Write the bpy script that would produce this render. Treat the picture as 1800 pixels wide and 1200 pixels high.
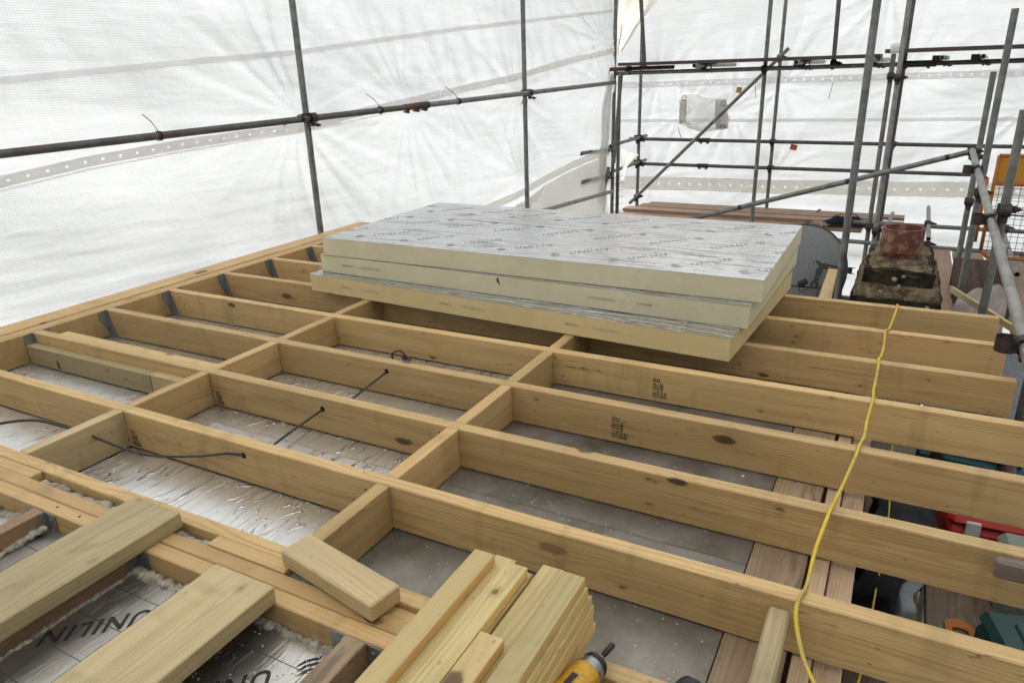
import bpy, bmesh, math, random
import numpy as np
from mathutils import Vector, Matrix, noise as mnoise

random.seed(7)
PI = math.pi
scene = bpy.context.scene
for o in list(bpy.data.objects):
    bpy.data.objects.remove(o, do_unlink=True)
COL = scene.collection

# ------------------------------------------------------------------ camera, sky, sun, exposure
cam_d = bpy.data.cameras.new("camera")
cam_d.sensor_fit = 'HORIZONTAL'; cam_d.sensor_width = 36.0; cam_d.lens = 25.394
cam_d.clip_start = 0.05; cam_d.clip_end = 2000
cam = bpy.data.objects.new("camera", cam_d); COL.objects.link(cam)
YAW, PITCH, ROLL = -0.4961, 0.3581, -0.0318
fw = Vector((math.sin(YAW)*math.cos(PITCH), math.cos(YAW)*math.cos(PITCH), -math.sin(PITCH)))
rt = Vector((math.cos(YAW), -math.sin(YAW), 0)); up = rt.cross(fw)
r2 = rt*math.cos(ROLL) + up*math.sin(ROLL); u2 = up*math.cos(ROLL) - rt*math.sin(ROLL)
cam.matrix_world = Matrix(((r2.x, u2.x, -fw.x, 3.7413), (r2.y, u2.y, -fw.y, -1.4715), (r2.z, u2.z, -fw.z, 1.1522), (0, 0, 0, 1)))
scene.camera = cam

SUN_EL, SUN_AZ = math.radians(40), math.radians(138)      # azimuth measured from +X towards +Y
world = bpy.data.worlds.new("World"); scene.world = world; world.use_nodes = True
wn = world.node_tree; wn.nodes.clear()
sky = wn.nodes.new('ShaderNodeTexSky'); sky.sky_type = 'NISHITA'; sky.sun_disc = False
sky.sun_elevation = SUN_EL; sky.sun_rotation = PI/2 - SUN_AZ
sky.air_density = 1.0; sky.dust_density = 6.0; sky.ozone_density = 1.0
hs = wn.nodes.new('ShaderNodeHueSaturation'); hs.inputs['Saturation'].default_value = 0.22   # overcast: cloud takes the blue out
bg = wn.nodes.new('ShaderNodeBackground'); bg.inputs['Strength'].default_value = 0.15
wo = wn.nodes.new('ShaderNodeOutputWorld')
wn.links.new(sky.outputs[0], hs.inputs['Color']); wn.links.new(hs.outputs[0], bg.inputs[0]); wn.links.new(bg.outputs[0], wo.inputs[0])

sun_d = bpy.data.lights.new("sun", 'SUN'); sun_d.energy = 0.5; sun_d.angle = math.radians(14); sun_d.color = (1.0, 0.985, 0.955)
sun = bpy.data.objects.new("sun", sun_d); COL.objects.link(sun)
sd = Vector((math.cos(SUN_EL)*math.cos(SUN_AZ), math.cos(SUN_EL)*math.sin(SUN_AZ), math.sin(SUN_EL)))
sun.rotation_euler = sd.to_track_quat('Z', 'Y').to_euler(); sun.location = sd*20
scene.view_settings.view_transform = 'Standard'; scene.view_settings.look = 'None'
scene.view_settings.gamma = 1.0; scene.view_settings.exposure = 1.55
scene.render.engine = 'CYCLES'
cy = scene.cycles; cy.max_bounces = 6; cy.diffuse_bounces = 3; cy.glossy_bounces = 3; cy.transmission_bounces = 4; cy.transparent_max_bounces = 4; cy.caustics_reflective = False; cy.caustics_refractive = False; cy.sample_clamp_indirect = 6.0

# ------------------------------------------------------------------ object helpers
WM = {}                                   # world matrix of every object made here
def link(o, parent=None, M=None):
    M = M or Matrix.Identity(4)
    COL.objects.link(o); WM[o] = M
    if parent:
        o.parent = parent; o.matrix_parent_inverse = WM[parent].inverted()
    o.matrix_basis = M
    return o
def tag(o, label=None, cat=None, group=None, kind=None):
    if label: o['label'] = label
    if cat: o['category'] = cat; o['kind'] = 'thing'
    if group: o['group'] = group
    if kind: o['kind'] = kind
    return o
def empty(name, loc, label, cat, group=None):
    o = bpy.data.objects.new(name, None); o.empty_display_size = 0.1
    link(o, None, Matrix.Translation(loc)); return tag(o, label, cat, group)
def mesh_of(bm, name, mat=None, smooth=False):
    me = bpy.data.meshes.new(name); bm.normal_update(); bm.to_mesh(me); bm.free()
    if mat is not None: me.materials.append(mat)
    if smooth:
        for p in me.polygons: p.use_smooth = True
    return me
def put(name, me, parent=None, M=None):
    return link(bpy.data.objects.new(name, me), parent, M)
def R(ax, a): return Matrix.Rotation(a, 4, ax)
def T(x, y=None, z=None): return Matrix.Translation(Vector(x) if y is None else Vector((x, y, z)))

def bm_box(bm, sx, sy, sz, c=(0, 0, 0), bevel=0.0, M=None):
    g = bmesh.ops.create_cube(bm, size=1.0)
    vs = g['verts']
    for v in vs: v.co = Vector((v.co.x*sx+c[0], v.co.y*sy+c[1], v.co.z*sz+c[2]))
    if bevel > 0:
        es = list({e for v in vs for e in v.link_edges})
        r = bmesh.ops.bevel(bm, geom=es, offset=bevel, segments=1, affect='EDGES', profile=0.6)
        vs = list({v for f in r['faces'] for v in f.verts} | {v for v in vs if v.is_valid})
    if M is not None:
        for v in vs:
            if v.is_valid: v.co = M @ v.co
    return vs
def bm_cyl(bm, r0, r1, p0, p1, n=16, caps=True):
    p0, p1 = Vector(p0), Vector(p1); d = p1-p0; L = d.length
    q = d.to_track_quat('Z', 'Y').to_matrix().to_4x4()
    g = bmesh.ops.create_cone(bm, cap_ends=caps, cap_tris=False, segments=n, radius1=r0, radius2=r1, depth=L)
    M = Matrix.Translation((p0+p1)/2) @ q
    for v in g['verts']: v.co = M @ v.co
    return g['verts']
def bm_lathe(bm, prof, n=24, c=(0, 0, 0)):
    rings = []
    for r, z in prof:
        rings.append([bm.verts.new((c[0]+r*math.cos(2*PI*i/n), c[1]+r*math.sin(2*PI*i/n), c[2]+z)) for i in range(n)])
    for a, b in zip(rings, rings[1:]):
        for i in range(n): bm.faces.new((a[i], a[(i+1) % n], b[(i+1) % n], b[i]))
    return rings
def path_tube(pts, r, n=8, closed_ends=True):
    """smooth tube along a polyline (Catmull-Rom resampled)"""
    P = [Vector(p) for p in pts]; S = []
    for i in range(len(P)-1):
        a, b, c, d = P[max(i-1, 0)], P[i], P[i+1], P[min(i+2, len(P)-1)]
        for k in range(8):
            t = k/8
            S.append(0.5*((2*b)+(c-a)*t+(2*a-5*b+4*c-d)*t*t+(3*b-a-3*c+d)*t**3))
    S.append(P[-1]); bm = bmesh.new(); rings = []
    nrm = Vector((0, 0, 1))
    for i, p in enumerate(S):
        tg = (S[min(i+1, len(S)-1)]-S[max(i-1, 0)]).normalized()
        if abs(tg.dot(nrm)) > 0.97: nrm = Vector((1, 0, 0))
        b = tg.cross(nrm).normalized(); nn = b.cross(tg).normalized()
        rings.append([bm.verts.new(p+(math.cos(2*PI*k/n)*nn+math.sin(2*PI*k/n)*b)*r) for k in range(n)])
    for a, b in zip(rings, rings[1:]):
        for k in range(n): bm.faces.new((a[k], a[(k+1) % n], b[(k+1) % n], b[k]))
    if closed_ends: bm.faces.new(rings[0]); bm.faces.new(rings[-1][::-1])
    bmesh.ops.recalc_face_normals(bm, faces=bm.faces)
    return bm

# ------------------------------------------------------------------ materials
def newmat(name):
    m = bpy.data.materials.new(name); m.use_nodes = True
    nt = m.node_tree; nt.nodes.clear()
    out = nt.nodes.new('ShaderNodeOutputMaterial')
    return m, nt, out
class NB:
    """tiny node builder"""
    def __init__(s, nt): s.nt = nt
    def n(s, t, **kw):
        x = s.nt.nodes.new(t)
        for k, v in kw.items(): setattr(x, k, v)
        return x
    def l(s, a, b): s.nt.links.new(a, b)
    def val(s, sock, v):
        if hasattr(v, 'is_output') or isinstance(v, bpy.types.NodeSocket): s.l(v, sock)
        else: sock.default_value = v
    def math(s, op, a, b=0.0, c=0.0, clamp=False):
        x = s.n('ShaderNodeMath', operation=op, use_clamp=clamp)
        s.val(x.inputs[0], a); s.val(x.inputs[1], b); s.val(x.inputs[2], c); return x.outputs[0]
    def vmath(s, op, a, b=(0, 0, 0)):
        x = s.n('ShaderNodeVectorMath', operation=op); s.val(x.inputs[0], a); s.val(x.inputs[1], b); return x.outputs[0]
    def mix(s, f, a, b, mode='MIX'):
        x = s.n('ShaderNodeMix', data_type='RGBA', blend_type=mode); s.val(x.inputs[0], f)
        s.val(x.inputs[6], a if not isinstance(a, tuple) else (*a, 1)[:4]); s.val(x.inputs[7], b if not isinstance(b, tuple) else (*b, 1)[:4]); return x.outputs[2]
    def rng(s, v, a, b, c=0.0, d=1.0):
        x = s.n('ShaderNodeMapRange', interpolation_type='SMOOTHSTEP'); s.val(x.inputs[0], v)
        x.inputs[1].default_value = a; x.inputs[2].default_value = b; x.inputs[3].default_value = c; x.inputs[4].default_value = d; return x.outputs[0]
    def noise(s, vec, scale, detail=2.0, rough=0.5, dist=0.0):
        x = s.n('ShaderNodeTexNoise'); s.l(vec, x.inputs['Vector']); x.inputs['Scale'].default_value = scale
        x.inputs['Detail'].default_value = detail; x.inputs['Roughness'].default_value = rough; x.inputs['Distortion'].default_value = dist; return x.outputs[0]
    def mapv(s, vec, sc=(1, 1, 1), loc=(0, 0, 0), rot=(0, 0, 0)):
        x = s.n('ShaderNodeMapping'); s.l(vec, x.inputs[0]); x.inputs[1].default_value = loc; x.inputs[2].default_value = rot; x.inputs[3].default_value = sc; return x.outputs[0]
    def bump(s, h, strength=0.3, dist=0.002):
        x = s.n('ShaderNodeBump'); s.l(h, x.inputs['Height']); x.inputs['Strength'].default_value = strength; x.inputs['Distance'].default_value = dist; return x.outputs[0]

def wood_mat(name, light, dark, knot=(0.13, 0.065, 0.03), stain=(0.30, 0.25, 0.15), stain_amt=0.35, knots=1.0, ring=0.5, rough=0.56, green=0.0, dirt=0.0):
    m, nt, out = newmat(name); b = NB(nt)
    tc = b.n('ShaderNodeTexCoord'); oi = b.n('ShaderNodeObjectInfo')
    rnd = oi.outputs['Random']
    off = b.n('ShaderNodeCombineXYZ')
    b.l(b.math('MULTIPLY', rnd, 37.0), off.inputs[0]); b.l(b.math('MULTIPLY', rnd, 11.3), off.inputs[1]); b.l(b.math('MULTIPLY', rnd, 23.7), off.inputs[2])
    base = tc.outputs['Object']
    p = b.vmath('ADD', base, off.outputs[0])
    # knots: sparse voronoi points, a part of the cells only
    sp = b.n('ShaderNodeSeparateXYZ'); b.l(p, sp.inputs[0]); kc = b.n('ShaderNodeCombineXYZ')
    b.l(b.math('MULTIPLY', sp.outputs[0], 3.3), kc.inputs[0]); b.l(b.math('ADD', b.math('MULTIPLY', sp.outputs[2], 8.5), b.math('MULTIPLY', sp.outputs[1], 5.5)), kc.inputs[1])
    kw = b.n('ShaderNodeTexNoise'); b.l(p, kw.inputs['Vector']); kw.inputs['Scale'].default_value = 30.0
    kv = b.vmath('SCALE', b.vmath('SUBTRACT', kw.outputs['Color'], (0.5, 0.5, 0.5))); kv.node.inputs['Scale'].default_value = 0.10
    vo = b.n('ShaderNodeTexVoronoi', feature='F1'); b.l(b.mapv(b.vmath('ADD', kc.outputs[0], kv), (1, 1, 0)), vo.inputs['Vector']); vo.inputs['Scale'].default_value = 1.0
    sepc = b.n('ShaderNodeSeparateColor'); b.l(vo.outputs['Color'], sepc.inputs[0])
    pick = b.rng(sepc.outputs[0], 0.20, 0.25)
    size = b.math('MULTIPLY_ADD', b.math('POWER', sepc.outputs[1], 1.6), 0.105, 0.05)
    kd = b.math('DIVIDE', vo.outputs['Distance'], size)
    kmask = b.math('MULTIPLY', b.rng(kd, 1.12, 0.88), pick); kmask = b.math('MULTIPLY', kmask, knots)
    khalo = b.math('MULTIPLY', b.rng(kd, 3.6, 0.8), pick)
    # growth rings round a pith that sits beside the board, grain swerves round knots
    pith = b.n('ShaderNodeCombineXYZ'); pith.inputs[0].default_value = 0
    b.l(b.math('MULTIPLY_ADD', b.math('FRACT', b.math('MULTIPLY', rnd, 7.13)), 0.10, -0.05), pith.inputs[1])
    b.l(b.math('MULTIPLY_ADD', b.math('FRACT', b.math('MULTIPLY', rnd, 3.71)), 0.22, -0.13), pith.inputs[2])
    wob = b.n('ShaderNodeTexNoise'); b.l(b.mapv(p, (1.3, 5, 5)), wob.inputs['Vector']); wob.inputs['Scale'].default_value = 1.0; wob.inputs['Detail'].default_value = 2
    wv = b.vmath('SCALE', b.vmath('SUBTRACT', wob.outputs['Color'], (0.5, 0.5, 0.5))); wv.node.inputs['Scale'].default_value = 0.05
    q = b.vmath('ADD', b.vmath('ADD', base, pith.outputs[0]), wv)
    q = b.mapv(q, (0.0, 1.0, 1.0))
    ln = b.n('ShaderNodeVectorMath', operation='LENGTH'); b.l(q, ln.inputs[0])
    rr = b.math('ADD', ln.outputs['Value'], b.math('MULTIPLY', khalo, 0.010))
    rings = b.math('SINE', b.math('MULTIPLY', rr, 780.0))
    rings = b.rng(rings, -0.3, 1.0)
    fib = b.noise(b.mapv(p, (7, 260, 260)), 1.0, 1.5, 0.6)
    streak = b.noise(b.mapv(p, (1.1, 30, 30)), 1.0, 2.2, 0.65)
    blot = b.noise(b.mapv(p, (1.6, 5, 5)), 1.0, 2, 0.55)
    f = b.math('ADD', b.math('MULTIPLY', rings, ring), b.math('MULTIPLY', b.math('SUBTRACT', streak, 0.44), 2.1))
    f = b.math('ADD', f, b.math('MULTIPLY', b.math('SUBTRACT', fib, 0.5), 1.0), clamp=True)
    col = b.mix(f, light, dark)
    col = b.mix(b.math('MULTIPLY', b.rng(blot, 0.42, 0.72), stain_amt), col, stain)
    tone = b.math('MULTIPLY_ADD', b.math('FRACT', b.math('MULTIPLY', rnd, 17.9)), 0.36, 0.84)
    col = b.mix(b.math('MULTIPLY', b.math('FRACT', b.math('MULTIPLY', rnd, 29.3)), 0.35), col, tuple(x*y for x, y in zip(light, (1.08, 0.92, 0.86))))
    col = b.mix(1.0, col, tone, 'MULTIPLY') if False else b.mix(b.math('MULTIPLY', khalo, 0.30), col, dark)
    vs_ = b.noise(b.mapv(p, (9, 2.2, 2.2), loc=(3, 3, 3)), 1.0, 2, 0.65)                      # water marks running across the board
    col = b.mix(b.math('MULTIPLY', b.rng(vs_, 0.56, 0.72), 0.30), col, tuple(x*0.62 for x in stain))
    v3 = b.n('ShaderNodeTexVoronoi', feature='F1'); k3 = b.n('ShaderNodeCombineXYZ')
    b.l(b.math('MULTIPLY', sp.outputs[0], 8.0), k3.inputs[0]); b.l(b.math('ADD', b.math('MULTIPLY', sp.outputs[2], 17.0), b.math('MULTIPLY', sp.outputs[1], 11.0)), k3.inputs[1])
    b.l(b.vmath('ADD', k3.outputs[0], kv), v3.inputs['Vector']); v3.inputs['Scale'].default_value = 1.0
    s3 = b.n('ShaderNodeSeparateColor'); b.l(v3.outputs['Color'], s3.inputs[0]); p3 = b.math('MULTIPLY', b.rng(s3.outputs[0], 0.66, 0.70), min(knots, 1.0))
    col = b.mix(b.math('MULTIPLY', b.math('MULTIPLY', b.rng(v3.outputs['Distance'], 0.22, 0.06), p3), 0.45), col, tuple(x*0.6 for x in dark))
    col = b.mix(b.math('MULTIPLY', b.math('MULTIPLY', b.rng(v3.outputs['Distance'], 0.085, 0.05), p3), 0.85), col, knot)
    tv = b.n('ShaderNodeVectorMath', operation='SCALE'); b.l(col, tv.inputs[0]); b.l(tone, tv.inputs['Scale']); col = tv.outputs[0]
    if dirt > 0:
        dn = b.noise(b.mapv(p, (3, 14, 14)), 1.0, 5, 0.7)
        col = b.mix(b.math('MULTIPLY', b.rng(dn, 0.52, 0.66), dirt), col, (0.05, 0.035, 0.022))
    spk = b.n('ShaderNodeTexVoronoi', feature='F1'); b.l(b.mapv(p, (11, 22, 22)), spk.inputs['Vector']); spk.inputs['Scale'].default_value = 1.0
    col = b.mix(b.math('MULTIPLY', b.rng(spk.outputs['Distance'], 0.085, 0.04), 0.5*knots), col, (0.09, 0.05, 0.025))
    kcol = b.mix(b.rng(kd, 0.45, 1.0), (knot[0]*0.55, knot[1]*0.5, knot[2]*0.5), knot)
    col = b.mix(b.math('MULTIPLY', kmask, 0.95), col, kcol)
    ck = b.rng(b.math('ABSOLUTE', b.math('SUBTRACT', b.noise(b.mapv(p, (1.6, 46, 46), loc=(5, 0, 0)), 1.0, 1.0), 0.5)), 0.010, 0.0)   # drying checks
    col = b.mix(b.math('MULTIPLY', b.math('MULTIPLY', ck, b.rng(b.noise(b.mapv(p, (2.5, 9, 9)), 1.0, 1), 0.55, 0.66)), 0.7), col, (0.10, 0.06, 0.03))
    bs = b.n('ShaderNodeBsdfPrincipled'); b.l(col, bs.inputs['Base Color']); bs.inputs['Roughness'].default_value = rough
    bs.inputs['Specular IOR Level'].default_value = 0.5
    h = b.math('ADD', b.math('MULTIPLY', fib, 0.6), b.math('MULTIPLY', rings, 0.3))
    b.l(b.bump(h, 0.35, 0.0012), bs.inputs['Normal'])
    b.l(bs.outputs[0], out.inputs[0]); return m

WOOD = wood_mat("pine_joist", (0.57, 0.395, 0.175), (0.39, 0.245, 0.092), stain=(0.36, 0.255, 0.115))
WOOD_G = wood_mat("pine_treated", (0.49, 0.395, 0.215), (0.34, 0.26, 0.125), stain=(0.30, 0.255, 0.14), stain_amt=0.5)
WOOD_Y = wood_mat("pine_batten", (0.60, 0.435, 0.19), (0.42, 0.28, 0.105), stain=(0.40, 0.35, 0.16), stain_amt=0.5, knots=0.8)
WOOD_YT = wood_mat("pine_batten_face", (0.56, 0.445, 0.205), (0.40, 0.295, 0.12), stain=(0.38, 0.34, 0.16), stain_amt=0.5, knots=1.0)
WOOD_YS = wood_mat("pine_batten_edge", (0.78, 0.54, 0.20), (0.58, 0.37, 0.125), stain=(0.62, 0.42, 0.17), stain_amt=0.3, knots=0.6)
WOOD_R = wood_mat("old_joist", (0.30, 0.185, 0.105), (0.18, 0.10, 0.055), stain=(0.15, 0.095, 0.06), dirt=0.5, knots=0.6)
WOOD_P = wood_mat("reclaimed_plank", (0.42, 0.315, 0.20), (0.28, 0.195, 0.115), stain=(0.19, 0.15, 0.10), stain_amt=0.6, dirt=0.6, knots=0.7)
WOOD_B = wood_mat("scaffold_board", (0.30, 0.205, 0.13), (0.19, 0.12, 0.075), stain=(0.17, 0.125, 0.09), stain_amt=0.5, dirt=0.3, knots=0.5)
WOOD_LP = wood_mat("pale_plank", (0.56, 0.425, 0.29), (0.40, 0.285, 0.175), stain=(0.33, 0.25, 0.17), knots=0.4, dirt=0.3)
WOOD_D = wood_mat("dirty_board", (0.17, 0.125, 0.085), (0.10, 0.07, 0.045), stain=(0.06, 0.048, 0.036), stain_amt=0.7, dirt=0.85, knots=0.3)
WOOD_K = wood_mat("dark_brown_board", (0.06, 0.042, 0.032), (0.035, 0.025, 0.02), stain=(0.03, 0.024, 0.02), knots=0.1)  # very dark brown wood of the upper deck boards
WOOD_W = wood_mat("weathered_timber", (0.20, 0.165, 0.13), (0.11, 0.085, 0.065), stain=(0.09, 0.075, 0.06), dirt=0.5, knots=0.2)

def plain(name, col, rough=0.6, metal=0.0, spec=0.4, var=0.15, vscale=8.0, bump=0.0, bscale=60.0, dirtcol=None, dirt=0.0, dscale=6.0):
    m, nt, out = newmat(name); b = NB(nt)
    tc = b.n('ShaderNodeTexCoord'); n1 = b.noise(tc.outputs['Object'], vscale, 4, 0.6)
    c = b.mix(b.rng(n1, 0.3, 0.7), tuple(x*(1-var) for x in col), tuple(min(x*(1+var), 0.95) for x in col))
    if dirtcol:
        n2 = b.noise(tc.outputs['Object'], dscale, 6, 0.7)
        c = b.mix(b.math('MULTIPLY', b.rng(n2, 0.48, 0.62), dirt), c, dirtcol)
    bs = b.n('ShaderNodeBsdfPrincipled'); b.l(c, bs.inputs['Base Color']); bs.inputs['Metallic'].default_value = metal
    bs.inputs['Specular IOR Level'].default_value = spec
    b.l(b.math('MULTIPLY_ADD', n1, 0.2, rough-0.1), bs.inputs['Roughness'])
    if bump > 0: b.l(b.bump(b.noise(tc.outputs['Object'], bscale, 4, 0.6), bump, 0.004), bs.inputs['Normal'])
    b.l(bs.outputs[0], out.inputs[0]); return m

STEEL = plain("galvanised_tube", (0.175, 0.18, 0.172), 0.5, 0.5, 0.5, 0.22, 14, 0.1, 200, (0.10, 0.095, 0.08), 0.6, 9)
STEEL_L = plain("weathered_tube", (0.27, 0.265, 0.255), 0.5, 0.5, 0.5, 0.15, 10, 0.15, 200, (0.16, 0.14, 0.12), 0.6, 12)
STEEL_D = plain("dark_tube", (0.10, 0.10, 0.095), 0.55, 0.5, 0.4, 0.25, 14, 0.1, 200, (0.12, 0.06, 0.035), 0.5, 5)
COUPLER = plain("coupler_steel", (0.055, 0.05, 0.045), 0.6, 0.6, 0.4, 0.3, 40, 0.2, 120, (0.10, 0.05, 0.03), 0.5, 30)
RUST = plain("rusty_tube", (0.12, 0.065, 0.045), 0.75, 0.2, 0.3, 0.3, 20, 0.2, 150)
HANGER = plain("zinc_plate", (0.30, 0.30, 0.295), 0.45, 0.6, 0.5, 0.25, 30, 0.1, 80, (0.12, 0.12, 0.12), 0.5, 30)
BLACK = plain("black_plastic", (0.014, 0.014, 0.015), 0.45, 0, 0.4, 0.3, 30)
BLACK_M = plain("black_rubber", (0.02, 0.02, 0.021), 0.6, 0, 0.4, 0.3, 20)
YELLOW = plain("yellow_plastic", (0.62, 0.33, 0.02), 0.42, 0, 0.5, 0.08, 20, dirtcol=(0.12, 0.08, 0.03), dirt=0.5, dscale=45)
GREYM = plain("grey_metal", (0.32, 0.33, 0.34), 0.35, 0.9, 0.5, 0.15, 40)
CORD_Y = plain("yellow_cord", (0.62, 0.45, 0.03), 0.5, 0, 0.4, 0.15, 10, dirtcol=(0.32, 0.24, 0.12), dirt=0.7, dscale=5)
CABLE = plain("grey_cable", (0.035, 0.033, 0.034), 0.5, 0, 0.4, 0.15, 10)
FOAM = plain("expanding_foam", (0.40, 0.365, 0.29), 0.8, 0, 0.25, 0.25, 25, 0.6, 90, (0.20, 0.175, 0.125), 0.6, 24)
INK = plain("print_ink", (0.022, 0.02, 0.02), 0.5, 0, 0.4, 0.2, 60)
INK_G = plain("worn_print_ink", (0.32, 0.32, 0.33), 0.42, 0.7, 0.4, 0.75, 60)
INK_L = plain("faint_print_ink", (0.36, 0.36, 0.37), 0.42, 0.8, 0.4, 0.5, 60)
STAMP = plain("stamp_ink", (0.06, 0.045, 0.035), 0.7, 0, 0.2, 0.3, 200)
STAMP_L = plain("faint_edge_ink", (0.46, 0.40, 0.245), 0.8, 0, 0.2, 0.3, 200)
CORE = plain("foam_core", (0.66, 0.605, 0.41), 0.85, 0, 0.2, 0.06, 6, 0.15, 300, (0.45, 0.40, 0.26), 0.35, 3)
CORE_Y = plain("foam_core_yellowed", (0.66, 0.52, 0.265), 0.85, 0, 0.2, 0.07, 6, 0.15, 300, (0.50, 0.40, 0.21), 0.4, 3)
TERRA = plain("terracotta", (0.145, 0.052, 0.034), 0.75, 0, 0.25, 0.25, 14, 0.3, 60, (0.26, 0.20, 0.14), 0.75, 16)
STONE = plain("mossy_mortar", (0.17, 0.13, 0.085), 0.95, 0, 0.1, 0.45, 18, 1.0, 40, (0.04, 0.036, 0.018), 0.8, 12)
STONE_D = plain("black_brick", (0.028, 0.023, 0.018), 0.95, 0, 0.1, 0.5, 12, 1.0, 30, (0.05, 0.045, 0.02), 0.8, 8)  # near-black base for the stack and brick courses
LICHEN = plain("pale_lichen", (0.34, 0.31, 0.24), 0.95, 0, 0.1, 0.3, 40)
FELT = plain("grey_felt", (0.16, 0.17, 0.18), 0.95, 0, 0.1, 0.25, 60, 0.8, 300)
DISH = plain("dish_mesh_grey", (0.17, 0.18, 0.185), 0.7, 0.2, 0.3, 0.2, 120, 0.4, 250)
DISH_A = plain("dish_bracket_grey", (0.045, 0.047, 0.048), 0.6, 0.3, 0.4, 0.2, 30)
TILE = plain("old_roof_tile", (0.09, 0.06, 0.05), 0.9, 0, 0.2, 0.4, 12, 0.5, 60, (0.17, 0.15, 0.125), 0.6, 18)
CLOTH = plain("grey_membrane", (0.26, 0.225, 0.20), 0.85, 0, 0.2, 0.15, 5, 0.2, 30)
ORANGE = plain("orange_paint", (0.42, 0.14, 0.02), 0.5, 0, 0.4, 0.2, 10, dirtcol=(0.16, 0.07, 0.02), dirt=0.5, dscale=12)
AMBER = plain("amber_panel", (0.48, 0.22, 0.02), 0.5, 0, 0.4, 0.1, 4)
TEAL = plain("teal_plastic", (0.012, 0.10, 0.125), 0.42, 0, 0.4, 0.15, 6)
GREEN = plain("dark_green_plastic", (0.012, 0.055, 0.05), 0.45, 0, 0.4, 0.15, 6)
PALE = plain("pale_green_plastic", (0.20, 0.23, 0.20), 0.5, 0, 0.4, 0.15, 6, dirtcol=(0.09, 0.09, 0.07), dirt=0.5)
RED = plain("red_plastic", (0.42, 0.02, 0.012), 0.45, 0, 0.4, 0.15, 6)
WHITE = plain("white_label", (0.6, 0.6, 0.58), 0.6, 0, 0.4, 0.1, 6)
JACKET = plain("charcoal_fabric", (0.03, 0.031, 0.034), 0.9, 0, 0.2, 0.3, 14, 0.5, 60)
JACKET_B = plain("black_fabric", (0.007, 0.007, 0.008), 0.9, 0, 0.2, 0.3, 14, 0.4, 60)
GREYTX = plain("grey_fabric", (0.20, 0.215, 0.23), 0.9, 0, 0.2, 0.15, 14, 0.3, 60)
NAVY = plain("navy_fabric", (0.018, 0.022, 0.035), 0.85, 0, 0.2, 0.4, 30, 0.4, 60)
BRICK = plain("wall_brick", (0.22, 0.12, 0.085), 0.9, 0, 0.2, 0.3, 6, 0.5, 40)
SOIL = plain("ground_earth", (0.12, 0.11, 0.085), 0.95, 0, 0.1, 0.3, 0.5)

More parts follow.
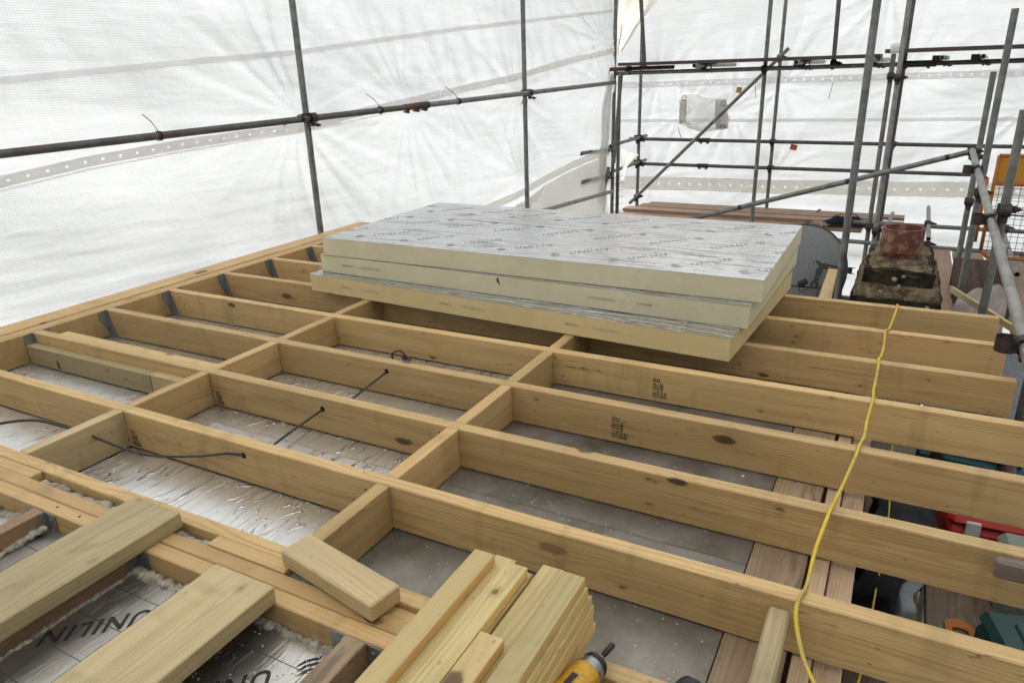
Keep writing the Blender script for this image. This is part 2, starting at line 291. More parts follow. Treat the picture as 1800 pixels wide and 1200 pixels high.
def foil_mat(name, crease_axis='Y', crease=1.0, rough=0.3, grid=0.0, dust=0.35, mask=None, wavy=0.35, col=(0.56, 0.54, 0.505), scratch=False):
    """aluminium facing; object coordinates, creases run along crease_axis; printed grid of thin lines"""
    m, nt, out = newmat(name); b = NB(nt)
    tc = b.n('ShaderNodeTexCoord'); p = tc.outputs['Object']
    if crease_axis == 'Y': v1 = b.mapv(p, (16, 3.4, 1), rot=(0, 0, 0.12)); v2 = b.mapv(p, (30, 4.5, 1), loc=(3, 1, 0), rot=(0, 0, -0.12))
    else: v1 = b.mapv(p, (0.6, 12.5, 1), rot=(0, 0, 0.015)); v2 = b.mapv(p, (5, 30, 1), loc=(3, 1, 0))
    n1 = b.noise(v1, 1.0, 2.5, 0.55, 0.3); n2 = b.noise(v2, 1.0, 2, 0.5, 0.4)
    w = 0.020 if crease_axis == 'Y' else 0.034
    r1 = b.rng(b.math('ABSOLUTE', b.math('SUBTRACT', n1, 0.5)), w, 0.0); r2 = b.rng(b.math('ABSOLUTE', b.math('SUBTRACT', n2, 0.5)), 0.03 if crease_axis == 'X' else 0.016, 0.0)
    gate = b.rng(b.noise(b.mapv(p, (2.2, 2.2, 1), loc=(7, 2, 0)), 1.0, 1), 0.40, 0.58)
    gate2 = b.rng(b.noise(b.mapv(p, (5, 5, 1), loc=(1, 9, 0)), 1.0, 1), 0.45, 0.6)
    h = b.math('ADD', b.math('MULTIPLY', r1, b.math('MULTIPLY_ADD', gate, 0.75, 0.25)), b.math('MULTIPLY', b.math('MULTIPLY', r2, gate2), 0.6))
    if mask:                                     # creases only where the sheet was trodden and glued badly
        sx = b.n('ShaderNodeSeparateXYZ'); b.l(p, sx.inputs[0]); mk = b.rng(sx.outputs[0], mask[0], mask[1], 1.0, 0.06)
        h = b.math('MULTIPLY', h, mk)
    wav = b.noise(p, 7.0, 2); h2 = b.math('ADD', b.math('MULTIPLY', h, crease), b.math('MULTIPLY', wav, wavy*crease))
    fine = b.noise(p, 160.0, 2)
    h2 = b.math('ADD', h2, b.math('MULTIPLY', fine, 0.008))
    c = b.mix(b.math('MULTIPLY', h, (0.62 if crease_axis == 'Y' else 0.75)*min(crease, 1), clamp=True), col, (0.22, 0.215, 0.205))  # shade of the creases painted into the base colour
    ds = b.rng(b.noise(p, 26.0, 5, 0.65), 0.42, 0.72)
    if mask:                                 # trodden dust lies on the part under the overhang side
        dusty = b.rng(sx.outputs[0], mask[0]+0.05, mask[1]+0.15)
        c = b.mix(b.math('MULTIPLY', dusty, b.math('MULTIPLY_ADD', b.noise(p, 4.0, 6, 0.65), 0.7, 0.50), clamp=True), c, (0.15, 0.13, 0.098)); ds = dusty
    c = b.mix(b.math('MULTIPLY', ds, 0.3*dust), c, (0.42, 0.39, 0.34))
    if scratch:
        sn = b.noise(b.mapv(p, (9, 1.6, 1), loc=(4, 8, 0), rot=(0, 0, 0.25)), 1.0, 3, 0.6); sg = b.rng(b.noise(b.mapv(p, (4, 4, 1), loc=(2, 5, 0)), 1.0, 2), 0.60, 0.68)
        sl_ = b.math('MULTIPLY', b.math('MULTIPLY', b.rng(b.math('ABSOLUTE', b.math('SUBTRACT', sn, 0.5)), 0.005, 0.001), sg), dusty)
        c = b.mix(b.math('MULTIPLY', sl_, 0.5), c, (0.80, 0.79, 0.76))
    if grid > 0:
        sx = b.n('ShaderNodeSeparateXYZ'); b.l(p, sx.inputs[0]); g = None
        for k in (0, 1):
            fr = b.math('FRACT', b.math('MULTIPLY', b.math('ADD', sx.outputs[k], 50.0), 10.0))
            ln = b.rng(b.math('ABSOLUTE', b.math('SUBTRACT', fr, 0.5)), 0.49-0.006, 0.49)
            g = ln if g is None else b.math('MAXIMUM', g, ln)
        c = b.mix(b.math('MULTIPLY', g, grid), c, (0.03, 0.03, 0.03))
    else: g = None
    bs = b.n('ShaderNodeBsdfPrincipled'); b.l(c, bs.inputs['Base Color'])
    met = b.math('SUBTRACT', 0.97, b.math('MULTIPLY', ds, 0.35*max(dust, 0.25 if mask else 0)))
    if g is not None: met = b.math('MULTIPLY', met, b.math('SUBTRACT', 1.0, b.math('MULTIPLY', g, grid)))
    b.l(met, bs.inputs['Metallic'])
    b.l(b.math('ADD', rough, b.math('MULTIPLY', dusty if mask else ds, 0.22 if mask else 0.03)), bs.inputs['Roughness'])
    b.l(b.bump(h2, 0.9, 0.0065 if crease_axis == 'Y' else 0.008), bs.inputs['Normal'])
    b.l(bs.outputs[0], out.inputs[0]); return m
FOIL_L = foil_mat("foil_crinkled", 'Y', 1.0, 0.35, dust=0.1, mask=(5.0, 6.0), wavy=0.05, col=(0.90, 0.905, 0.905))
FOIL_R = foil_mat("foil_laid", 'Y', 1.0, 0.35, dust=0.1, mask=(-0.10, 0.30), wavy=0.04, col=(0.90, 0.905, 0.905), scratch=True)
FOIL_TOP = foil_mat("foil_printed_top", 'X', 1.5, 0.23, grid=0.30, wavy=0.30, dust=0.15, col=(0.64, 0.645, 0.65))
FOIL_LOW = foil_mat("foil_printed_low", 'Y', 0.10, 0.32, grid=0.95, wavy=0.25, dust=0.1, col=(0.60, 0.59, 0.56))

def sheet_mat(name, col=(0.575, 0.60, 0.613), trans=0.47, weave=0.0, streak=0.0):
    m, nt, out = newmat(name); b = NB(nt)
    tc = b.n('ShaderNodeTexCoord'); p = tc.outputs['Object']
    n1 = b.noise(p, 1.7, 2, 0.6); n2 = b.noise(p, 22.0, 1, 0.6)
    c = b.mix(b.rng(n1, 0.3, 0.7), tuple(x*0.95 for x in col), col)
    c = b.mix(b.math('MULTIPLY', b.rng(b.noise(p, 5.0, 3.5, 0.75), 0.56, 0.75), 0.22), c, (0.55, 0.52, 0.47))
    if weave > 0:
        sx = b.n('ShaderNodeSeparateXYZ'); b.l(p, sx.inputs[0]); g = None
        for k in (1, 2):
            s = b.math('SINE', b.math('MULTIPLY', sx.outputs[k], 2*PI/0.014)); g = s if g is None else b.math('MAXIMUM', g, s)
        gm = b.rng(g, 0.2, 1.0)
        c = b.mix(b.math('MULTIPLY', gm, weave), c, tuple(x*0.72 for x in col))
    df = b.n('ShaderNodeBsdfDiffuse'); tr = b.n('ShaderNodeBsdfTranslucent'); mx = b.n('ShaderNodeMixShader'); mx.inputs[0].default_value = trans
    b.l(c, df.inputs[0]); b.l(c, tr.inputs[0])
    h = b.math('ADD', b.math('MULTIPLY', n2, 0.18), b.noise(b.mapv(p, (1.0, 1.0, 5)), 2.0, 2, 0.5))
    bp = b.bump(h, 0.5, 0.028); b.l(bp, df.inputs['Normal']); b.l(bp, tr.inputs['Normal'])
    gl = b.n('ShaderNodeBsdfGlossy'); gl.inputs['Roughness'].default_value = 0.45; b.l(bp, gl.inputs['Normal'])
    m2 = b.n('ShaderNodeMixShader'); m2.inputs[0].default_value = 0.04
    b.l(df.outputs[0], mx.inputs[1]); b.l(tr.outputs[0], mx.inputs[2]); b.l(mx.outputs[0], m2.inputs[1]); b.l(gl.outputs[0], m2.inputs[2]); b.l(m2.outputs[0], out.inputs[0]); return m
SHEET = sheet_mat("white_sheeting", weave=0.62)
SHEET_B = sheet_mat("white_sheeting_plain")
BAND = sheet_mat("sheeting_band", (0.80, 0.775, 0.75), 0.62)
BAND2 = sheet_mat("sheeting_seam", (0.85, 0.845, 0.835), 0.70)
BEIGE = sheet_mat("sheeting_overlap", (0.84, 0.805, 0.74), 0.62)
EYE = sheet_mat("eyelet_plastic", (0.95, 0.95, 0.95), 0.6)

# ------------------------------------------------------------------ setting: ground, house shell below
bm = bmesh.new(); bmesh.ops.create_grid(bm, x_segments=2, y_segments=2, size=600)
tag(put("ground", mesh_of(bm, "ground", SOIL), None, T(0, 0, -5.6)), kind='structure')

# added roof sheet, unseen above the picture, shapes the daylight from overhead
ROOF_ADDED = sheet_mat("added_roof_surface", (0.78, 0.78, 0.76), 0.52)
NX = 240; gx = np.linspace(-1.5, 6.45, NX); px = 0.02*np.sign(np.sin(gx*2*PI/0.25))
me = bpy.data.meshes.new("added_roof_sheet")
me.from_pydata([(gx[i], yy, 3.75+px[i]+0.02*gx[i]) for i in range(NX) for yy in (-3.45, 9.9)], [], [(2*i, 2*i+1, 2*i+3, 2*i+2) for i in range(NX-1)]); me.materials.append(ROOF_ADDED)
tag(put("added_roof_sheet", me), kind='structure')
# two added side sheets, out of view, filter daylight from right and near side
SIDE_ADDED = sheet_mat("added_side_surface", (0.84, 0.845, 0.85), 0.5)
for nm_, cs in (("added_sheet_right", ((6.4, -3.4), (6.4, 9.9))), ("added_sheet_near", ((-1.6, -3.4), (6.4, -3.4)))):
    me = bpy.data.meshes.new(nm_); (xa, ya), (xb, yb) = cs; n_ = 60; vv = []
    for i in range(n_+1):
        f_ = i/n_; w_ = 0.03*math.sin(i*1.9)
        for zz in ((-4.0, -2.0, 0.6, 3.2) if xa == xb else (-4.0, -1.5, 0.0, 1.6)): vv.append((xa+(xb-xa)*f_+(w_ if xa == xb else 0), ya+(yb-ya)*f_+(w_ if ya == yb else 0), zz))
    me.from_pydata(vv, [], [(4*i+k, 4*i+4+k, 4*i+5+k, 4*i+1+k) for i in range(n_) for k in range(3)]); me.materials.append(SIDE_ADDED); tag(put(nm_, me), kind='structure')

# ------------------------------------------------------------------ roof frame
def timber(name, axis, a0, a1, b0, b1, z0, z1, mat, parent, bevel=0.0025, tilt=0.0):
    """a sawn length: axis 'X' or 'Y' runs a0..a1, width b0..b1, height z0..z1"""
    L = a1-a0; w = b1-b0; h = z1-z0
    bm = bmesh.new(); bm_box(bm, L, w, h, bevel=bevel); me = mesh_of(bm, name, mat)
    c = ((a0+a1)/2, (b0+b1)/2, (z0+z1)/2) if axis == 'X' else ((b0+b1)/2, (a0+a1)/2, (z0+z1)/2)
    M = T(c) @ (R('Z', PI/2+tilt) if axis == 'Y' else R('Z', tilt))
    return put(name, me, parent, M)

frame = empty("joist_grid", (0, 0, -0.15), "pine flat roof frame of seven long joists with noggins and trimmers", "roof frame")
JT = 0.047; JD = 0.150
JY = [0.0, 0.400, 0.795, 1.195, 1.600, 2.005, 2.405, 2.80]
JEND = [4.30, 4.27, 4.26, 4.243, 4.232, 4.237, 4.238, 3.2]
joists = []
for i, y in enumerate(JY):
    j = timber("joist", 'X', 0.004, JEND[i], y, y+JT, -JD, 0.0, WOOD, frame, 0.003); joists.append(j)

def hanger_mesh():
    bm = bmesh.new(); t = 0.002
    # two side plates hugging the joist, two flanges on the header, a seat; tapering like a folded strap
    for s in (-1, 1):
        y = s*(JT/2+0.0015)
        pts = [(0.003, 0.0), (0.018, 0.0), (0.055, -0.118), (0.075, -0.151), (0.003, -0.151)]
        a = [bm.verts.new((x, y, z)) for x, z in pts]; b2 = [bm.verts.new((x, y+s*t, z)) for x, z in pts]
        bm.faces.new(a); bm.faces.new(b2[::-1])
        for k in range(len(a)): bm.faces.new((a[k], b2[k], b2[(k+1) % len(a)], a[(k+1) % len(a)]))
        pts = [(s*(JT/2+0.001), 0.0), (s*(JT/2+0.048), -0.004), (s*(JT/2+0.046), -0.05), (s*(JT/2+0.030), -0.075), (s*(JT/2+0.004), -0.150)]
        a = [bm.verts.new((0.0012, yy, z)) for yy, z in pts]; b2 = [bm.verts.new((0.0012+t, yy, z)) for yy, z in pts]
        bm.faces.new(a); bm.faces.new(b2[::-1])
        for k in range(len(a)): bm.faces.new((a[k], b2[k], b2[(k+1) % len(a)], a[(k+1) % len(a)]))
        for (zz, yy) in ((-0.02, s*(JT/2+0.025)), (-0.055, s*(JT/2+0.022)), (-0.09, s*(JT/2+0.014))):
            bm_cyl(bm, 0.004, 0.003, (0.003, yy, zz), (0.007, yy, zz), 6)
    bm_box(bm, 0.07, JT+0.004, 0.002, (0.038, 0, -0.1525))
    bmesh.ops.recalc_face_normals(bm, faces=bm.faces)
    return mesh_of(bm, "joist_hanger", HANGER)
HM = hanger_mesh()
for j, y in zip(joists, JY):
    put("joist_hanger", HM, j, T(0.0, y+JT/2, 0.0))

# rim boards at the eaves
for (x0, x1, z0, z1) in ((-0.047, 0.0, -0.15, 0.0), (-0.095, -0.049, -0.15, -0.004), (-0.243, -0.098, -0.047, 0.002)):
    timber("rim_board", 'Y', -1.5, 3.27, x0, x1, z0, z1, WOOD, frame, 0.003)
# noggins
def noggin(x, y0, y1, mat=WOOD, zt=-0.001): return timber("noggin", 'Y', y0+0.0015, y1-0.0015, x-0.047, x, -0.149, zt, mat, frame, 0.002)
S1F = -0.355
nx1 = [1.272, 1.272, 1.272, 1.268, 1.262, 1.27, 1.27]
nx2 = [2.510, 2.510, 2.505, 2.505, 2.51, 2.51, 2.51]
for k in range(len(JY)-1):
    noggin(nx1[k]+random.uniform(-.004, .004), JY[k]+JT, JY[k+1]); noggin(nx2[k]+random.uniform(-.003, .003), JY[k]+JT, JY[k+1])
noggin(1.272, S1F, 0.0, WOOD_G); noggin(2.512, S1F, 0.0)
# doubled trimmer with packers in the gap
trim = []
trim.append(timber("trimmer", 'X', 0.0, 3.75, -0.400, S1F, -0.15, 0.0, WOOD, frame, 0.003))
trim.append(timber("trimmer", 'X', 0.0, 3.75, -0.4885, -0.4435, -0.15, 0.0, WOOD, frame, 0.003))
trim.append(timber("trimmer", 'X', 0.0, 3.75, -0.534, -0.490, -0.15, -0.0005, WOOD, frame, 0.003))
timber("packer", 'X', 0.3, 1.438, -0.4425, -0.401, -0.10, -0.0015, WOOD, frame)
timber("packer", 'X', 2.244, 2.52, -0.4425, -0.401, -0.10, 0.003, WOOD, frame)
timber("packer", 'X', 2.80, 3.70, -0.4425, -0.401, -0.10, -0.0145, WOOD, frame)
# packers sistered to the second joist
timber("packer", 'X', 0.006, 0.93, 0.355, 0.3985, -0.149, -0.053, WOOD_G, frame)
timber("packer", 'X', 0.934, 1.222, 0.357, 0.3985, -0.149, -0.050, WOOD_G, frame)
timber("packer", 'X', 0.145, 1.222, 0.449, 0.494, -0.149, -0.004, WOOD_Y, frame)
# older joists hung from the trimmer
old = []
for x0, mt, lb in ((1.628, WOOD_R, "red brown old joist with foam along it"), (2.033, WOOD_R, None), (2.440, WOOD_R, None), (2.797, WOOD_P, "brown knotty joist beside the batten stack"), (1.2, WOOD_R, None)):
    j = timber("joist", 'Y', -2.3, -0.536, x0, x0+0.047+(0.008 if x0 > 2.7 else 0), -0.149, -0.002 if x0 < 2.7 else 0.001, mt, frame, 0.003)
    if lb: j['label'] = lb
    put("joist_hanger", HM, j, T(x0+0.0235, -0.5345, -0.003) @ R('Z', -PI/2))

# nail heads where the noggins are skewed and face-fixed
bm = bmesh.new(); bm_cyl(bm, 0.0042, 0.0042, (0, 0.001, 0), (0, -0.0012, 0), 8); NM = mesh_of(bm, "nail_head", STEEL_D)
rn = random.Random(12)
for k, j in enumerate(joists[:7]):
    for xx in (nx1[min(k, 6)]-0.0235, nx2[min(k, 6)]-0.0235):
        for zz in (-0.035, -0.112): put("nail_head", NM, j, T(xx+rn.uniform(-.07, .07), JY[k], zz+rn.uniform(-.012, .012)))
    for zz in (-0.03, -0.08, -0.12): put("nail_head", NM, j, T(0.09+rn.uniform(-.02, .05), JY[k], zz+rn.uniform(-.01, .01)))
for k in range(6):
    put("nail_head", NM, trim[2], T(0.9+k*0.24+rn.uniform(-.11, .11), -0.511+rn.uniform(-.01, .01), -0.0002) @ R('X', -PI/2))

# grade stamps on joists
def text_mesh(name, s, size, mat, shear=0.0, bold=0.0, xs=1.0, ext=0.0, space=1.0):
    cu = bpy.data.curves.new(name, 'FONT'); cu.body = s; cu.size = size; cu.shear = shear; cu.offset = bold; cu.space_character = space; cu.resolution_u = 3; cu.extrude = ext
    o = bpy.data.objects.new(name, cu); me = bpy.data.meshes.new_from_object(o); me.name = name
    bpy.data.objects.remove(o); bpy.data.curves.remove(cu)
    me.materials.clear(); me.materials.append(mat)
    for v in me.vertices: v.co.x *= xs
    return me
def bm_from(me_list):
    bm = bmesh.new()
    for me, M in me_list:
        b2 = bmesh.new(); b2.from_mesh(me); b2.transform(M); tmp = bpy.data.meshes.new("tmp"); b2.to_mesh(tmp); b2.free(); bm.from_mesh(tmp); bpy.data.meshes.remove(tmp)
    return bm
def stamp(joist, x, y, z, face='-Y', sc=1.0):
    rows = ["CE 1224 SC", "C24 KD 22", "EN14081", "EW"]
    parts = []
    for k, s in enumerate(rows):
        parts.append((text_mesh("t", s, 0.018*sc, STAMP, bold=0.0006), T(0, -k*0.0155*sc, 0)))
    bm = bm_from(parts)
    me = mesh_of(bm, "grade_stamp", STAMP)
    if face == '-Y': M = T(x, y-0.0006, z) @ Matrix(((0, -1, 0, 0), (0, 0, -1, 0), (1, 0, 0, 0), (0, 0, 0, 1))) 
    else: M = T(x+0.0006, y, z) @ Matrix(((0, 0, 1, 0), (0, -1, 0, 0), (1, 0, 0, 0), (0, 0, 0, 1)))
    put("grade_stamp", me, joist, M)
stamp(joists[3], 2.965, JY[3], -0.130); stamp(joists[2], 2.935, JY[2], -0.130)
stamp(joists[0], 1.30, JY[0], -0.14, sc=0.75); stamp(joists[1], 1.30, JY[1], -0.14, sc=0.7); stamp(joists[1], 0.24, 0.355, -0.14, sc=0.5)

# expanding foam beads along gaps
def foam_bead(pts, r, parent, seed=0, lump=0.5):
    rnd = random.Random(seed); P = [Vector(p) for p in pts]; bm = bmesh.new()
    for a, b2 in zip(P, P[1:]):
        d = (b2-a).length; n = max(1, int(d/(r*0.5)))
        for k in range(n):
            c = a.lerp(b2, (k+rnd.random()*0.5)/n); rr = r*rnd.uniform(0.6, 1.15); c = c+Vector((rnd.uniform(-.35, .35)*r, rnd.uniform(-.35, .35)*r, rnd.uniform(-.5, .1)*r))
            g = bmesh.ops.create_icosphere(bm, subdivisions=2, radius=rr)
            rot = Matrix.Rotation(rnd.uniform(0, 3), 3, 'Z')
            for v in g['verts']:
                q = rot @ Vector((v.co.x*1.1, v.co.y*0.85, v.co.z*0.8))
                q *= 1+lump*0.35*mnoise.noise(q*60+c*40)
                v.co = q+c+Vector((rnd.uniform(-.15, .15)*r*0.2, 0, 0))
    o = put("foam_bead", mesh_of(bm, "foam_bead", FOAM, True), parent); return o
foam_bead([(1.46, -0.421, -0.035), (1.93, -0.421, -0.030)], 0.021, frame, 1, 0.3)
foam_bead([(2.11, -0.421, -0.033), (2.235, -0.421, -0.032)], 0.018, frame, 2, 1.0)
foam_bead([(2.52, -0.421, -0.028), (2.66, -0.421, -0.02)], 0.016, frame, 3, 1.2)
ZL = -0.060
foam_bead([(2.09, -0.552, ZL+0.004), (2.43, -0.552, ZL)], 0.017, frame, 4, 0.6)
foam_bead([(2.49, -0.545, ZL+0.004), (2.60, -0.545, ZL), (2.78, -0.540, ZL-0.006)], 0.013, frame, 5, 0.8)
foam_bead([(1.685, -1.2, ZL), (1.684, -0.75, ZL), (1.683, -0.58, ZL+0.012), (1.70, -0.555, ZL+0.02)], 0.011, frame, 6, 0.9)
foam_bead([(2.086, -1.3, ZL), (2.086, -0.56, ZL)], 0.008, frame, 7, 0.9)
foam_bead([(1.30, -0.55, ZL), (1.60, -0.55, ZL)], 0.020, frame, 8, 1.2)

# ------------------------------------------------------------------ foil faced insulation under and on the frame
def slab(name, x0, x1, y0, y1, z0, z1, core, foil, label, cat, group, bevel=0.0, edge_lift=0):
    c = ((x0+x1)/2, (y0+y1)/2, z0)
    t = empty(name, c, label, cat, group)
    bm = bmesh.new(); bm_box(bm, x1-x0, y1-y0, z1-z0-0.001, bevel=bevel); put("foam_core", mesh_of(bm, "foam_core", core), t, T(c[0], c[1], (z0+z1)/2-0.0005))
    bm = bmesh.new(); bm_box(bm, x1-x0+0.001, y1-y0+0.001, 0.001); f = put("foil_facing", mesh_of(bm, "foil_facing", foil), t, T(c[0], c[1], z1-0.0005))
    return t, f
ZF = -0.152
g = "foil boards laid under the joists"
slab("insulation_board", 0.86, 3.506, 0.287, 1.486, ZF-0.1, ZF, CORE, FOIL_R, "foil board under the middle joists, in front of the stacked boards", "insulation board", g)
slab("insulation_board", 0.86, 3.506, -0.36, 0.284, ZF-0.1, ZF-0.0008, CORE, FOIL_R, "foil board under the nearest long joist, beside the foil offcuts and batten stack", "insulation board", g)
slab("insulation_board", 0.86, 3.506, 1.489, 2.80, ZF-0.1, ZF, CORE, FOIL_R, "foil board under the far joists, mostly hidden below the stacked boards", "insulation board", g)
slab("insulation_board", -0.05, 0.857, -0.36, 0.9, ZF-0.1, ZF-0.0005, CORE, FOIL_L, "crinkled shiny foil board by the eaves, under the near left bays", "insulation board", g)
slab("insulation_board", -0.05, 0.857, 0.903, 2.80, ZF-0.1, ZF, CORE, FOIL_L, "foil board along the eaves, under the far left bays", "insulation board", g)
lowb = []
for x0, x1, lb in ((1.25, 1.627, "foil board with foam edges left of the red brown joist"), (1.677, 2.031, "bright foil board in the bay left of the left plank"),
                   (2.082, 2.438, "printed foil board lettered upside down between the two wide planks"), (2.489, 2.795, "printed foil board with striped logo right of the right plank"), (2.855, 3.6, "foil board under the batten stack and drill")):
    lowb.append(slab("insulation_board", x0, x1, -2.3, -0.5365, ZL-0.08, ZL, CORE, FOIL_LOW, lb, "insulation board", "foil boards between the older joists"))

def unilin(name, h, mat, logo=True):
    """printed word with its logo of bent bars, cap height h, starting at the origin"""
    me = text_mesh(name, "UNILIN", h/0.69, mat, shear=0.28, bold=(0.03 if mat == INK else 0.014)*h, xs=0.92, space=1.16)
    w = max(v.co.x for v in me.vertices)
    items = [(me, Matrix.Identity(4))]
    bm = bm_from(items)
    return bm, w
def logo_bm(h):
    bm = bmesh.new(); lw = 1.15*h
    for k in range(4):
        y = -0.05*h+k*0.29*h; x0 = -2.05*h
        vs = [bm.verts.new((x0+a*lw, y+c*h, 0)) for a, c in ((0, 0), (0.55, 0), (0.55, 0.15), (0, 0.15))]; bm.faces.new(vs)
        vs = [bm.verts.new((x0+a*lw, y+c*h, 0)) for a, c in ((0.12 if k == 3 else 0.57, -0.0 if k < 3 else 0.28), (0.62, 0.0 if k < 3 else 0.28), (1.0, 0.30 if k < 3 else 0.5), (0.57, 0.16 if k < 3 else 0.46))]; bm.faces.new(vs)
    return bm
def clip_print(bm, x0, x1, y0, y1):
    for co, no in (((x0, 0, 0), (-1, 0, 0)), ((x1, 0, 0), (1, 0, 0)), ((0, y0, 0), (0, -1, 0)), ((0, y1, 0), (0, 1, 0))):
        bmesh.ops.bisect_plane(bm, geom=bm.verts[:]+bm.edges[:]+bm.faces[:], plane_co=co, plane_no=no, clear_outer=True)
def print_on(facing, placements, h, mat, rect, z):
    """placements: (x, y, angle) of the U's lower left corner, world metres"""
    for x, y, a in placements:
        b2, w = unilin("unilin", h, mat); b2.transform(T(x, y, 0) @ R('Z', a)); clip_print(b2, *rect)
        if len(b2.faces): put("lettering", mesh_of(b2, "lettering", mat), facing, T(0, 0, z))
        b3 = logo_bm(h); b3.transform(T(x, y, 0) @ R('Z', a)); clip_print(b3, *rect)
        if len(b3.faces): put("printed_logo", mesh_of(b3, "printed_logo", mat), facing, T(0, 0, z))
A45 = PI/4
print_on(lowb[2][1], [(2.262, -0.628, A45+PI), (2.262, -1.03, A45+PI)], 0.049, INK, (2.084, 2.437, -2.3, -0.54), ZL+0.0008)
print_on(lowb[3][1], [(2.672, -0.640, A45+PI), (2.672, -1.04, A45+PI)], 0.049, INK, (2.49, 2.794, -2.3, -0.54), ZL+0.0008)

# the stack of three loose boards
SG = "three insulation boards stacked on the joists"
def loose_board(cx0, cy0, rz, z0, core, label, texts, edge_txt):
    """near left corner, rotation; 2.4 x 1.2 x 0.1 m"""
    M = T(cx0, cy0, z0) @ R('Z', rz)
    t = bpy.data.objects.new("insulation_board", None); t.empty_display_size = 0.1; link(t, None, M); tag(t, label, "insulation board", SG)
    bm = bmesh.new(); bm_box(bm, 2.4, 1.2, 0.098, bevel=0.0015); put("foam_core", mesh_of(bm, "foam_core", core), t, M @ T(1.2, 0.6, 0.05))
    bm = bmesh.new(); bm_box(bm, 2.401, 1.201, 0.001, (0, 0, 0.0495)); bm_box(bm, 2.401, 1.201, 0.001, (0, 0, -0.0495))
    f = put("foil_facing", mesh_of(bm, "foil_facing", FOIL_TOP), t, M @ T(1.2, 0.6, 0.05))
    if texts:
        for x, y, a in texts:
            b2, w = unilin("unilin", 0.043, INK_G); b2.transform(T(x-cx0, y-cy0, 0) @ R('Z', a)); clip_print(b2, 0.002, 2.398, 0.002, 1.198)
            if len(b2.faces): put("lettering", mesh_of(b2, "lettering", INK_G), f, M @ T(0, 0, 0.1007))
            b3 = logo_bm(0.043); b3.transform(T(x-cx0, y-cy0, 0) @ R('Z', a)); clip_print(b3, 0.002, 2.398, 0.002, 1.198)
            if len(b3.faces): put("printed_logo", mesh_of(b3, "printed_logo", INK_L), f, M @ T(0, 0, 0.1007))
    if edge_txt:
        for x, s, fl in edge_txt:
            me = text_mesh("t", s, 0.020, STAMP_L, bold=0.0004, xs=1.3)
            Q = T(x, -0.0012, 0.045) @ R('X', PI/2)
            if fl: Q = T(x, -0.0012, 0.058) @ R('X', PI/2) @ R('Z', PI)
            me.transform(Q); put("edge_print", me, t, M)
    return t
rows = []
for k in range(-2, 9):
    rows.append((1.145+0.302*k, 1.712, A45)); rows.append((1.255+0.306*k, 2.235, A45+PI)); rows.append((1.10+0.304*k, 2.500, A45))
loose_board(0.820, 1.520, -0.062, 0.001, CORE_Y, "lowest stacked board, yellowest and pushed furthest forward", None, [(x_, t_, True) for b_ in (0.52, 1.20, 1.92) for x_, t_ in ((b_, "15443004151"), (b_-0.20, "100MM"))])
mid = loose_board(0.856, 1.585, -0.0285, 0.102, CORE, "middle stacked board with a black nick in its near edge", None, [(0.44, "15443004434", True), (0.24, "100MM", True), (1.66, "15443004434", False), (1.90, "100MM", False)])
loose_board(0.893, 1.577, 0.0015, 0.203, CORE, "topmost stacked board, silver face printed with lettering", rows, None)
bm = bmesh.new(); bm_box(bm, 0.012, 0.006, 0.022); bm_box(bm, 0.006, 0.007, 0.016, (0.008, 0, -0.014))
put("black_nick", mesh_of(bm, "black_nick", BLACK), mid, WM[mid] @ T(1.18, 0.0025, 0.078))

# ------------------------------------------------------------------ loose timber
def plank(name, x0, x1, yfar, ynear, z0, z1, mat, label, cat, group=None, rz=0.0, bevel=0.003):
    o = timber(name, 'Y', ynear, yfar, x0, x1, z0, z1, mat, None, bevel, rz); return tag(o, label, cat, group)
plank("plank", 1.930, 2.120, -0.415, -2.3, 0.001, 0.048, WOOD_G, "wide treated plank lying across the trimmers, left of the pair", "plank", "wide planks lying across the trimmers")
plank("plank", 2.390, 2.582, -0.529, -2.3, 0.001, 0.048, WOOD_G, "wide treated plank lying across the older joists, right of the pair", "plank", "wide planks lying across the trimmers")
bm = bmesh.new(); bm_box(bm, 0.338, 0.090, 0.047, bevel=0.004)
tag(put("timber_offcut", mesh_of(bm, "timber_offcut", WOOD_G), None, T(2.674, -0.413, 0.028) @ R('Z', -0.19) @ R('X', 0.0)), "short split timber offcut lying across the trimmer gap", "offcut")
tag(timber("timber_offcut", 'Y', -1.1, -0.012, 3.607, 3.655, -0.068, -0.020, WOOD_G, None, 0.006), "pale batten end leaning at the nearest joist below the yellow cord", "batten")
tag(timber("timber_post", 'X', 4.068, 5.2, 0.318, 0.348, -0.026, 0.026, WOOD_W, None, 0.007), "weathered grey timber end poking in at the right edge", "timber")
